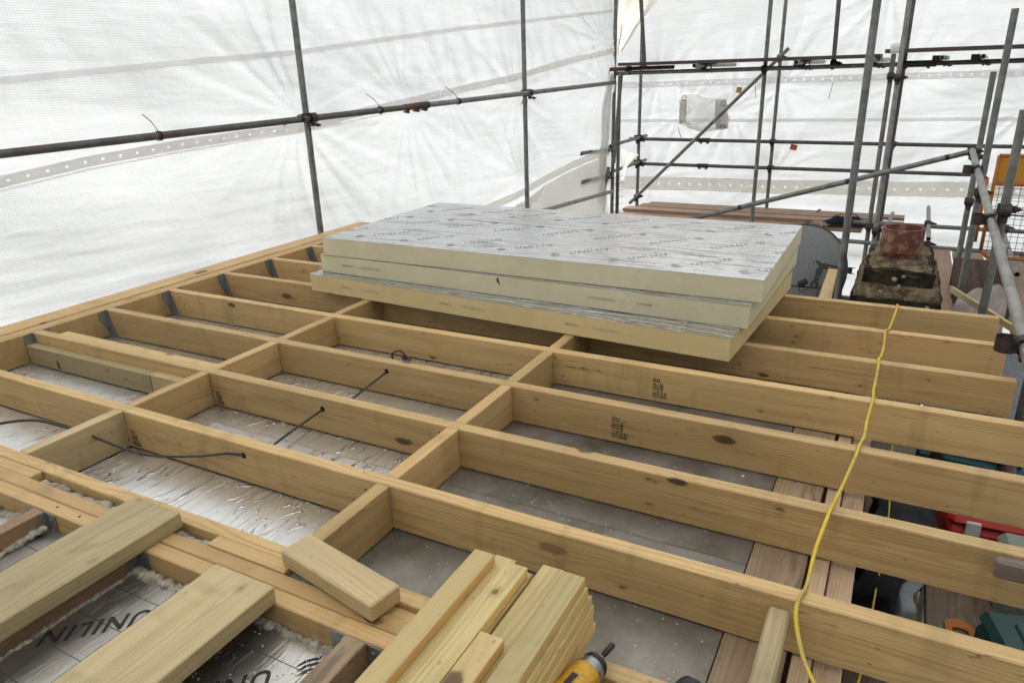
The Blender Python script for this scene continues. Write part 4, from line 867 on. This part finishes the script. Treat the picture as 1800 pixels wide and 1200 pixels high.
sleeve(tl2, (3.72, YI-0.055, 1.091), (1, 0, 0), COUPLER, 0.36, 0.034)
g1 = tube("guardrail", (0.05, YO-0.055, 0.147), (6.2, YO-0.055, 0.110), sb, STEEL_D); g2 = tube("guardrail", (0.0, YO-0.055, -0.212), (4.5, YO-0.055, -0.226), sb, STEEL_D)
sleeve(g1, (1.17, YO-0.055, 0.140), (1, 0, 0)); sleeve(g2, (1.17, YO-0.055, -0.216), (1, 0, 0))
dg = tube("brace", (0.098, YO-0.115, -0.804), (2.207, YO-0.115, 1.319), sb, STEEL)
coupler(dg, (0.20, YO-0.10, -0.70), 0.0); coupler(dg, (2.10, YO-0.10, 1.21), 0.0)
for p in ((0.252, YI-0.055, 1.079), (2.132, YI-0.055, 1.086)): coupler(tl1, p, 0.0)
for x, gg, z in ((0.18, g1, 0.146), (2.098, g1, 0.134), (3.585, g1, 0.126), (0.18, g2, -0.212), (2.098, g2, -0.219)): coupler(gg, (x, YO-0.055, z), 0.0)
for z in (0.152, -0.205):
    tr = tube("transom", (0.105, 7.25, z-0.01), (0.245, 9.45, z+0.025), sb, STEEL); coupler(tr, (0.20, YI-0.02, z), PI/2); coupler(tr, (0.235, YO-0.1, z+0.02), PI/2)
tube("brace", (0.39, YI-0.12, 1.08), (0.285, YI-0.05, -0.05), sb, STEEL); tube("brace", (0.235, YI-0.1, -0.1), (0.10, YI-0.2, -0.90), sb, STEEL)
tube("brace", (0.50, YI+0.05, 2.6), (0.675, YI-0.05, 1.14), sb, STEEL_D)
pp = tube("post", (2.83, YI, 2.6), (2.875, YI, 1.12), sb, STEEL_D); coupler(pp, (2.875, YI-0.03, 1.12), 0)
for x, ys in ((1.43, 7.45), (2.55, 7.45), (3.30, 7.45), (3.93, 7.40), (4.28, 7.40)):
    tr = tube("transom", (x, ys, 1.145), (x+0.10, 9.2, 1.14), sb, STEEL_L); coupler(tr, (x+0.02, YI-0.18, 1.14), PI/2); coupler(tr, (x+0.045, YI-0.05, 1.12), PI/2)
tr = tube("transom", (0.22, 7.80, 1.130), (0.95, 8.3, 1.135), sb, RUST); bm = bmesh.new(); bm_cyl(bm, 0.025, 0.025, (0.215, 7.796, 1.130), (0.235, 7.81, 1.130), 16); put("end_cap", mesh_of(bm, "end_cap", plain("yellow_cap", (0.5, 0.36, 0.03))), tr)
coupler(tr, (0.46, YI-0.04, 1.128), 0.6)
for st, z in ((b4, 0.98), (b3, 0.97), (b4, -0.62), (b3, -0.60)): coupler(st, (st.matrix_basis.translation.x, st.matrix_basis.translation.y-0.05, z), 0)
tube("ledger", (2.2, 7.54, -0.775), (3.62, 7.54, -0.80), sb, STEEL); tube("ledger", (3.3, 8.0, -0.66), (5.4, 8.0, -0.655), sb, STEEL)
tube("ledger", (3.55, 7.54, -0.80), (5.6, 7.54, -0.80), sb, STEEL); tube("transom", (3.62, 7.2, -0.80), (3.70, 9.3, -0.765), sb, STEEL_L)
tube("transom", (2.72, 7.3, -0.765), (2.80, 9.3, -0.78), sb, RUST)
tube("transom", (4.08, 7.2, -0.64), (4.10, 9.3, -0.66), sb, STEEL_L); tube("transom", (4.78, 6.2, -0.70), (4.83, 9.3, -0.66), sb, STEEL_L)
for x, y, z in ((4.08, 8.0, -0.64), (4.83, 8.0, -0.64), (4.09, 7.54, -0.78)): coupler(c1, (x, y, z), 0.0)
tube("ledger", (2.2, 4.95, -0.70), (4.0, 4.85, -0.70), sb, STEEL_D)
# thin wire rod with twisted ties
bm = path_tube([(0.335, YI-0.05, -0.19), (0.42, YI-0.25, -0.72)], 0.011, 6)
for k in range(6):
    f = 0.08+k*0.16; p = Vector((0.335, YI-0.05, -0.19)).lerp(Vector((0.42, YI-0.25, -0.72)), f); bm_cyl(bm, 0.003, 0.003, p+Vector((-0.09, 0, -0.02)), p+Vector((0.09, 0, 0.02)), 5)
tag(put("tie_rod", mesh_of(bm, "tie_rod", COUPLER)), "thin dark rod with wire ties hanging at the scaffold corner", "rod")
# boards
BG = "scaffold boards on the gable scaffold"
def sboard(x0, x1, y0, y1, z, label, mat=WOOD_B, th=0.038, axis='X', rz=0.0, grp=BG):
    o = timber("scaffold_board", axis, x0, x1, y0, y1, z, z+th, mat, None, 0.003, rz); return tag(o, label, "scaffold board", grp)
xe = [3.40, 3.55, 3.845, 3.60, 3.845]; nm = ["nearest", "second", "middle", "fourth", "furthest"]
for k in range(5):
    sboard(0.20+0.12*k*(1 if k < 3 else 0.5), xe[k], 8.06+0.232*k, 8.06+0.232*k+0.222, -0.80+0.012*(k % 2), "%s board of the low gable scaffold deck behind the stack" % nm[k])
sboard(0.30, 3.30, 8.30, 8.52, -0.755, "loose board lying on the low gable deck under the slanting tube")
sboard(-1.3, 0.03, 7.80, 8.02, -0.70, "dark brown board end by the left scaffold corner", WOOD_R)
for k in range(3): sboard(0.44+0.03*k, 3.36, 7.60+0.235*k, 7.60+0.235*k+0.225, 1.165, "%s left hand board of the upper gable deck at eye level" % ["near", "middle", "far"][k], WOOD_K)
for k in range(3): sboard(3.40, 6.3, 7.60+0.235*k, 7.60+0.235*k+0.225, 1.208, "%s right hand board of the upper gable deck at eye level" % ["near", "middle", "far"][k], WOOD_K)
bm = bmesh.new(); bm_cyl(bm, 0.05, 0.045, (0, 0, 0), (0, 0, 0.05), 14)
g = bmesh.ops.create_icosphere(bm, subdivisions=2, radius=0.055)
for v in g['verts']: v.co = Vector((v.co.x, v.co.y, v.co.z*0.6+0.06))
tag(put("plastic_bag", mesh_of(bm, "plastic_bag", EYE, True), None, T(3.50, 7.55, 1.21)), "crumpled white plastic knot on top of a tube end", "bag")

# right run along the eaves
sr = empty("scaffold", (4.3, 3.66, -3.0), "scaffold run beside the joist ends at the right", "scaffold", "scaffold round the roof")
s1 = standard((3.455, 3.95), -4, 3.4, sr, STEEL)
s2 = standard((4.302, 3.66), -4, 0.86, sr, STEEL); s3 = standard((4.290, 5.20), -4, 1.46, sr, STEEL); s4 = standard((4.320, 6.40), -4, 1.02, sr, STEEL); s5 = standard((4.292, 1.72), -4, 0.30, sr, STEEL)
hr = tube("handrail", (4.247, 6.05, 0.388), (4.25, 0.9, 0.055), sr, STEEL_L)
for y in (5.20, 3.66, 1.72): coupler(hr, (4.249, y, 0.388-(6.05-y)*0.0647), PI/2)
coupler(s4, (4.30, 6.34, 0.30), 0); coupler(s4, (4.32, 6.35, -0.10), 0); coupler(s3, (4.29, 5.15, 0.16), 0); coupler(s2, (4.302, 3.60, 0.30), 0)
db = tube("brace", (1.70, 5.98, -0.395), (4.275, 6.10, 0.385), sr, STEEL)
for f in (0.25, 0.62, 0.92):
    p = Vector((1.70, 5.98, -0.395)).lerp(Vector((4.275, 6.10, 0.385)), f); d = (Vector((4.275, 6.10, 0.385))-Vector((1.70, 5.98, -0.395))).normalized(); bm = bmesh.new(); bm_cyl(bm, 0.0255, 0.0255, p-d*0.016, p+d*0.016, 14); put("tape_band", mesh_of(bm, "tape_band", BLACK), db)
coupler(db, (4.25, 6.08, 0.375), 0)

# barrier gate with amber panel and wire mesh
gt = empty("mesh_barrier", (4.75, 6.6, -0.8), "orange framed wire mesh barrier with amber top panel at the right", "barrier")
GX0, GX1, GY = 4.50, 5.35, 6.55
for a, b in (((GX0, -0.58), (GX0, 0.30)), ((GX0, 0.30), (GX1, 0.30)), ((GX1, 0.30), (GX1, -0.62)), ((GX0+0.06, -0.64), (GX1, -0.64)), ((GX0, -0.58), (GX0+0.06, -0.64)), ((GX0, 0.045), (GX1, 0.045)), ((GX0-0.06, -0.50), (GX0-0.06, 0.1))):
    bm = bmesh.new(); bm_cyl(bm, 0.016, 0.016, (a[0], GY, a[1]), (b[0], GY, b[1]), 10); put("frame_tube", mesh_of(bm, "frame_tube", ORANGE, True), gt)
bm = bmesh.new(); bm_box(bm, GX1-GX0-0.03, 0.006, 0.225, ((GX0+GX1)/2, GY, 0.172), 0.001); put("panel", mesh_of(bm, "panel", AMBER), gt)
bm = bmesh.new()
x = GX0+0.05
while x < GX1: bm_cyl(bm, 0.0028, 0.0028, (x, GY, -0.62), (x, GY, 0.04), 5, False); x += 0.055
z = -0.60
while z < 0.03: bm_cyl(bm, 0.0028, 0.0028, (GX0, GY+0.004, z), (GX1, GY+0.004, z), 5, False); z += 0.055
tag(put("wire_mesh", mesh_of(bm, "wire_mesh", STEEL_D), gt), kind='stuff')
bm = bmesh.new(); bm_cyl(bm, 0.008, 0.008, (GX0, GY-0.02, -0.22), (GX1, GY-0.02, -0.26), 8); put("mid_rail", mesh_of(bm, "mid_rail", RUST), gt)

# boards of the right hand decks
BR = "scaffold boards on the right hand scaffold"
sboard(4.55, 7.5, 4.09, 4.31, -0.84, "pale board lying between the chimney and the tile stack", axis='Y', grp=BR)
sboard(3.1, 6.4, 4.345, 4.60, -0.90, "board under the grey membrane behind the joist ends", axis='Y', grp=BR)
sboard(6.5, 7.4, 4.33, 4.60, -0.83, "short board behind the tile stack", axis='Y', grp=BR)
sboard(3.4, 7.4, 4.62, 4.70, -0.80, "narrow brown board right of the tile stack", axis='Y', grp=BR)
sboard(3.4, 7.6, 4.72, 4.94, -0.84, "wide board beneath the mesh barrier, beside the handrail", axis='Y', grp=BR)
sboard(3.4, 7.6, 4.95, 5.17, -0.84, "outer board beneath the mesh barrier", axis='Y', mat=WOOD_D, grp=BR)
for k, (x0, lb) in enumerate(((3.795, "dirty board under the joist overhang nearest the house wall"), (4.035, "dirty board under the overhang with the orange square on it"), (4.262, "dirty board under the overhang furthest from the house wall"))):
    sboard(-1.2, 3.0, x0, x0+0.215, -0.76, lb, axis='Y', mat=WOOD_D, grp=BR)

# ------------------------------------------------------------------ chimney
ch = empty("chimney", (3.83, 4.05, -3.5), "mossy stepped chimney stack with black brickwork, behind the joists", "chimney")
def rough_box(name, x0, x1, y0, y1, z0, z1, mat, amp, seed, parent, top_in=0.0, cuts=14):
    bm = bmesh.new(); bm_box(bm, x1-x0, y1-y0, z1-z0, ((x0+x1)/2, (y0+y1)/2, (z0+z1)/2)); bmesh.ops.subdivide_edges(bm, edges=bm.edges[:], cuts=cuts, use_grid_fill=True)
    cx, cy = (x0+x1)/2, (y0+y1)/2
    for v in bm.verts:
        f = (v.co.z-z0)/(z1-z0); v.co.x = cx+(v.co.x-cx)*(1-top_in*f); v.co.y = cy+(v.co.y-cy)*(1-top_in*f)
        n = mnoise.noise_vector(v.co*9+Vector((seed, 0, 0)))*amp+mnoise.noise_vector(v.co*26+Vector((seed, 3, 0)))*amp*0.6+mnoise.noise_vector(v.co*60+Vector((seed, 3, 0)))*amp*0.3
        v.co += n
    return put(name, mesh_of(bm, name, mat, False), parent)
rough_box("stack", 3.60, 4.06, 3.66, 4.45, -3.5, -0.36, STONE_D, 0.012, 1, ch)
rough_box("brick_course", 3.550, 4.075, 3.60, 4.50, -0.42, -0.305, STONE_D, 0.012, 2, ch)
rough_box("mortar_ledge", 3.555, 4.065, 3.61, 4.49, -0.315, -0.225, STONE, 0.014, 3, ch, 0.10)
rough_box("brick_course", 3.605, 4.012, 3.67, 4.44, -0.25, -0.13, STONE_D, 0.012, 4, ch)
rough_box("flaunching", 3.605, 4.015, 3.67, 4.44, -0.15, -0.095, STONE, 0.016, 5, ch, 0.36, 20)
for k in range(7):
    r9 = random.Random(k+40); bm = bmesh.new(); g9 = bmesh.ops.create_icosphere(bm, subdivisions=2, radius=r9.uniform(0.005, 0.016))
    for v in g9['verts']: v.co = Vector((v.co.x*1.2, v.co.y*0.25, v.co.z)) + 0.003*mnoise.noise_vector(v.co*90)
    if k < 4: put("lichen", mesh_of(bm, "lichen", LICHEN), ch, T(r9.uniform(3.62, 4.05), r9.choice([3.598, 3.612]), r9.uniform(-0.36, -0.24)))
    else: put("lichen", mesh_of(bm, "lichen", LICHEN), ch, T(r9.uniform(3.65, 4.0), 3.664, r9.uniform(-0.23, -0.15)))
def pot(M, label):
    bm = bmesh.new()
    prof = [(0.0, -0.06), (0.090, -0.06), (0.094, 0.0), (0.100, 0.040), (0.103, 0.054), (0.126, 0.056), (0.129, 0.060), (0.129, 0.125), (0.129, 0.205), (0.127, 0.210), (0.110, 0.210), (0.106, 0.195), (0.098, 0.02), (0.0, 0.02)]
    bm_lathe(bm, prof, 36); bmesh.ops.remove_doubles(bm, verts=bm.verts, dist=0.0005); bmesh.ops.recalc_face_normals(bm, faces=bm.faces)
    for v in bm.verts: v.co += mnoise.noise_vector(v.co*14)*0.003
    me = mesh_of(bm, "chimney_pot", TERRA, True); me.set_sharp_from_angle(angle=0.6); return put("chimney_pot", me, ch, M)
pot(T(3.800, 3.945, -0.108) @ R('X', 0.02), "front")

# ------------------------------------------------------------------ satellite dish seen from behind
ds = empty("satellite_dish", (3.15, 4.35, -0.8), "dark grey satellite dish seen from behind, left of the chimney", "satellite dish")
DM = T(3.115, 4.42, -0.375) @ R('Z', -0.25) @ R('X', PI/2-0.32)
bm = bmesh.new(); rgs = []; n = 40
for k in range(9):
    f = k/8; r = 0.365*f+1e-3; rgs.append([bm.verts.new((r*math.cos(2*PI*i/n)*0.95, r*math.sin(2*PI*i/n), -0.075*(f*f)+0.0)) for i in range(n)])
for a, b in zip(rgs, rgs[1:]):
    for i in range(n): bm.faces.new((a[i], a[(i+1) % n], b[(i+1) % n], b[i]))
bm.faces.new(rgs[0][::-1]); bmesh.ops.recalc_face_normals(bm, faces=bm.faces); bmesh.ops.solidify(bm, geom=bm.faces[:], thickness=0.004)
put("reflector", mesh_of(bm, "reflector", DISH, True), ds, DM)
bm = path_tube([(0.368*math.cos(2*PI*i/24)*0.95, 0.368*math.sin(2*PI*i/24), -0.075) for i in range(25)], 0.005, 6); put("rim", mesh_of(bm, "rim", DISH_A), ds, DM)
bk = T(3.315, 4.24, -0.335) @ R('Z', -0.15) @ R('X', -0.25) @ Matrix.Diagonal((0.74, 1, 0.68, 1))
def plate(name, outline, th, mat, parent, M):
    bm = bmesh.new(); a = [bm.verts.new((x, -th/2, z)) for x, z in outline]; b = [bm.verts.new((x, th/2, z)) for x, z in outline]
    bm.faces.new(a); bm.faces.new(b[::-1])
    for i in range(len(a)): bm.faces.new((a[i], b[i], b[(i+1) % len(a)], a[(i+1) % len(a)]))
    bmesh.ops.recalc_face_normals(bm, faces=bm.faces); return put(name, mesh_of(bm, name, mat), parent, M)
plate("mount_bracket", [(-0.105, 0.125), (-0.06, 0.130), (-0.055, 0.115), (0.11, 0.095), (0.24, 0.095), (0.24, 0.03), (0.10, 0.03), (0.0, 0.045), (-0.01, 0.0), (-0.03, -0.09), (-0.015, -0.13), (-0.02, -0.17), (-0.045, -0.175), (-0.05, -0.13), (-0.075, -0.13), (-0.08, -0.175), (-0.10, -0.165), (-0.095, -0.12), (-0.07, -0.09), (-0.065, 0.0), (-0.06, 0.085), (-0.075, 0.11), (-0.105, 0.105)], 0.012, DISH_A, ds, bk)
for x, z in ((-0.09, 0.115), (-0.015, 0.11), (-0.05, 0.06), (-0.035, -0.05), (0.06, 0.07)):
    bm = bmesh.new(); bm_cyl(bm, 0.009, 0.007, (x, -0.006, z), (x, -0.016, z), 8); put("bolt", mesh_of(bm, "bolt", GREYM), ds, bk)
bm = bmesh.new(); bm_box(bm, 0.03, 0.05, 0.07, (0.25, 0, 0.062), 0.003); bm_box(bm, 0.045, 0.008, 0.008, (0.275, 0, 0.094), 0.001); bm_box(bm, 0.045, 0.008, 0.008, (0.275, 0, 0.03), 0.001); put("mast_clamp", mesh_of(bm, "mast_clamp", BLACK), ds, bk)
bm = bmesh.new(); bm_cyl(bm, 0.012, 0.012, (-0.30, -0.02, -0.185), (0.02, -0.02, -0.165), 10); put("feed_arm", mesh_of(bm, "feed_arm", DISH_A), ds, bk)
bm = bmesh.new(); bm_cyl(bm, 0.030, 0.034, (-0.20, -0.03, -0.15), (-0.13, -0.05, -0.115), 16); bm_box(bm, 0.05, 0.05, 0.05, (-0.18, -0.02, -0.165), 0.008); put("receiver", mesh_of(bm, "receiver", BLACK_M), ds, bk)
put("coax_cable", mesh_of(path_tube([(-0.20, -0.02, -0.17), (-0.17, -0.04, -0.235), (-0.10, -0.04, -0.19), (-0.02, -0.04, -0.16), (0.0, -0.05, -0.20), (-0.005, -0.05, -0.29)], 0.0045, 6), "coax_cable", BLACK, True), ds, bk)
tag(timber("timber_prop", 'Y', 2.46, 3.91, -0.031, 0.031, -0.025, 0.025, WOOD, None, 0.003), "pale timber prop leaning up in front of the satellite dish", "prop")
prop = bpy.data.objects["timber_prop"]
p0, p1 = Vector((3.470, 2.46, -0.045)), Vector((3.405, 3.90, -0.235)); d = p1-p0
prop.matrix_basis = T((p0+p1)/2) @ d.to_track_quat('X', 'Z').to_matrix().to_4x4()
# ------------------------------------------------------------------ tiles, membrane, odds on the right deck
tm = bmesh.new(); bm_box(tm, 0.38, 0.016, 0.19, bevel=0.002); bmesh.ops.subdivide_edges(tm, edges=tm.edges[:], cuts=3, use_grid_fill=True)
for v in tm.verts: v.co += mnoise.noise_vector(v.co*30)*0.003
TM = mesh_of(tm, "roof_tile", TILE)
for k in range(14):
    o = put("roof_tile", TM, None, T(4.45+random.uniform(-.012, .012), 5.05+0.085*k, -0.68+random.uniform(-.008, .008)) @ R('Z', random.uniform(-.03, .03)) @ R('X', -0.45+random.uniform(-.05, .05)))
    tag(o, "%s old clay tile in the leaning row beside the chimney" % ["nearest", "second nearest", "third nearest", "fourth nearest", "fifth nearest", "sixth nearest", "seventh nearest", "seventh furthest", "sixth furthest", "fifth furthest", "fourth furthest", "third furthest", "second furthest", "furthest"][k], "roof tile", "old roof tiles leaning in a row")
ys, xs = np.linspace(0, 1, 24), np.linspace(0, 1, 24); UU, VV = np.meshgrid(xs, ys, indexing='ij')
P = np.stack([4.15+UU*0.34+VV*0.12, 4.05+VV*0.95+UU*0.1, -0.70+0.14*VV+0.03*np.sin(UU*6+VV*4)+0.02*np.sin(UU*14-VV*9)], -1)
tag(put("roofing_membrane", grid_mesh("roofing_membrane", P, CLOTH)), "crumpled brown grey membrane lying over the tile stack", "membrane")
p0, p1 = Vector((4.19, 4.70, -0.49)), Vector((4.50, 3.62, -0.43)); d = p1-p0
bm = bmesh.new(); bm_box(bm, d.length, 0.022, 0.045, bevel=0.002)
tag(put("batten", mesh_of(bm, "batten", WOOD_Y), None, T((p0+p1)/2) @ d.to_track_quat('X', 'Z').to_matrix().to_4x4()), "pale batten slanting down beside the handrail behind the joist ends", "batten")
bm = bmesh.new(); bm_box(bm, 0.7, 2.6, 0.02); tag(put("felt_roll_sheet", mesh_of(bm, "felt_roll_sheet", FELT), None, T(4.66, 2.75, -0.63)), "grey mineral felt lying on the deck past the joist ends", "roofing felt")
# shoes on the deck
def shoe(M, label):
    bm = bmesh.new(); prof = [(-0.14, 0.035, 0.045), (-0.10, 0.045, 0.10), (-0.03, 0.045, 0.11), (0.04, 0.048, 0.07), (0.11, 0.048, 0.05), (0.15, 0.03, 0.035)]; rg = []
    for x, w, h in prof: rg.append([bm.verts.new((x, w*math.cos(a), max(0, h*0.5+h*0.5*math.sin(a)))) for a in [2*PI*i/12 for i in range(12)]])
    for a, b in zip(rg, rg[1:]):
        for i in range(12): bm.faces.new((a[i], a[(i+1) % 12], b[(i+1) % 12], b[i]))
    bm.faces.new(rg[0]); bm.faces.new(rg[-1][::-1]); bmesh.ops.recalc_face_normals(bm, faces=bm.faces)
    for v in bm.verts: v.co += mnoise.noise_vector(v.co*25)*0.012
    t = put("work_shoe", mesh_of(bm, "work_shoe", NAVY, True), None, M); tag(t, label, "shoe", "work shoes on the scaffold deck")
    bm = bmesh.new(); bm_box(bm, 0.30, 0.10, 0.022, (0.005, 0, 0.0), 0.008); put("sole", mesh_of(bm, "sole", BLACK_M), t, M)
    put("laces", mesh_of(path_tube([(-0.03, -0.03, 0.10), (0.0, 0.03, 0.10), (0.03, -0.03, 0.085), (-0.05, 0.02, 0.13), (-0.09, -0.04, 0.12)], 0.006, 5), "laces", BLACK), t, M)
shoe(T(3.08, 8.16, -0.738) @ R('Z', PI+0.1), "navy work shoe on the gable deck, left of its pair"); shoe(T(3.34, 8.20, -0.738) @ R('Z', -0.1), "navy work shoe on the gable deck behind the scaffold tube, right of its pair")
bm = bmesh.new(); g9 = bmesh.ops.create_icosphere(bm, subdivisions=3, radius=0.09)
for v in g9['verts']: v.co = Vector((v.co.x*1.2, v.co.y, v.co.z*0.4))+mnoise.noise_vector(v.co*22)*0.025
tag(put("rag", mesh_of(bm, "rag", plain("pink_rag", (0.28, 0.20, 0.17), 0.9)), None, T(2.92, 8.12, -0.735)), "dull pink rag beside the work shoes", "rag")
# ------------------------------------------------------------------ tools under the overhang
def case(name, cx, cy, z0, sx, sy, sz, rz, mat, label, latch=BLACK, lid=0.35, handle=True):
    M = T(cx, cy, z0) @ R('Z', rz); t = bpy.data.objects.new(name, None); t.empty_display_size = 0.1; link(t, None, M); tag(t, label, name.replace('_', ' '))
    bm = bmesh.new(); bm_box(bm, sx, sy, sz*(1-lid)-0.004, (0, 0, sz*(1-lid)/2), 0.018); put("base", mesh_of(bm, "base", mat), t, M)
    bm = bmesh.new(); bm_box(bm, sx, sy, sz*lid, (0, 0, sz*(1-lid/2)), 0.022); bm_box(bm, sx*0.6, sy*0.5, 0.012, (0, 0, sz+0.003), 0.005); l = put("lid", mesh_of(bm, "lid", mat), t, M)
    for s in (-1, 1):
        bm = bmesh.new(); bm_box(bm, 0.05, 0.014, 0.07, (s*sx*0.3, -sy/2-0.005, sz*(1-lid)), 0.004); put("latch", mesh_of(bm, "latch", latch), t, M)
    if handle:
        bm = path_tube([(-0.09, 0, sz), (-0.085, 0, sz+0.045), (0.085, 0, sz+0.045), (0.09, 0, sz)], 0.012, 8); put("handle", mesh_of(bm, "handle", latch, True), l, M)
    return t
case("tool_case", 4.20, 2.10, -0.72, 0.42, 0.30, 0.30, -0.12, TEAL, "teal tool case below the gap between the fourth and third joists", BLACK_M)
case("storage_crate", 4.29, 1.58, -0.72, 0.42, 0.30, 0.20, 0.05, RED, "red plastic crate on the boards under the overhang", WHITE, 0.2, False)
case("tool_case", 4.42, 1.24, -0.72, 0.36, 0.22, 0.24, 0.05, PALE, "pale green tool case in front of the red crate", BLACK_M)
case("tool_case", 4.40, 0.88, -0.72, 0.40, 0.30, 0.14, 0.25, GREEN, "dark green tool case at the right edge below the overhang", BLACK)
# orange plastic square
bm = bmesh.new(); out = [(-0.045, -0.05), (0.045, -0.05), (0.045, 0.02), (0.012, 0.055), (-0.020, 0.055), (-0.045, 0.03)]; inn = [(-0.024, -0.030), (0.024, -0.030), (0.024, 0.004), (0.010, 0.010), (-0.012, 0.010), (-0.024, 0.004)]
lv = [[[bm.verts.new((x*1.05, y*1.05, z)) for x, y in ol] for ol in (out, inn)] for z in (0.0, 0.006)]
for i in range(6):
    j = (i+1) % 6; (a0, b0), (a1, b1) = lv
    for f in ((a1[i], a1[j], b1[j], b1[i]), (a0[j], a0[i], b0[i], b0[j]), (a0[i], a0[j], a1[j], a1[i]), (b0[j], b0[i], b1[i], b1[j])): bm.faces.new(f)
t = put("frame_square", mesh_of(bm, "frame_square", ORANGE), None, T(4.140, 1.0, -0.718) @ R('Z', 0.05)); tag(t, "small orange plastic square lying on the dirty board", "square")
# clothes over the rail below
def garment(name, c, sx, sy, sz, mat, label, seed):
    bm = bmesh.new(); bm_box(bm, sx, sy, sz); bmesh.ops.subdivide_edges(bm, edges=bm.edges[:], cuts=18, use_grid_fill=True)
    for v in bm.verts:
        v.co += mnoise.noise_vector(v.co*6+Vector((seed, 0, 0)))*0.05; v.co.x += 0.008*math.sin(v.co.y*18+seed); 
    
    for _ in range(14): bmesh.ops.smooth_vert(bm, verts=bm.verts, factor=0.5)
    tag(put(name, mesh_of(bm, name, mat, True), None, T(c)), label, "clothing")
garment("jacket", (3.925, 1.36, -0.58), 0.20, 0.40, 0.26, JACKET, "charcoal jacket heaped below the joist overhang", 3)
garment("bag", (3.86, 0.88, -0.60), 0.12, 0.34, 0.26, JACKET_B, "black bag below the overhang beside the wall", 9)
garment("towel", (3.945, 0.90, -0.62), 0.045, 0.30, 0.20, GREYTX, "grey cloth hanging over the side of the black bag", 5)
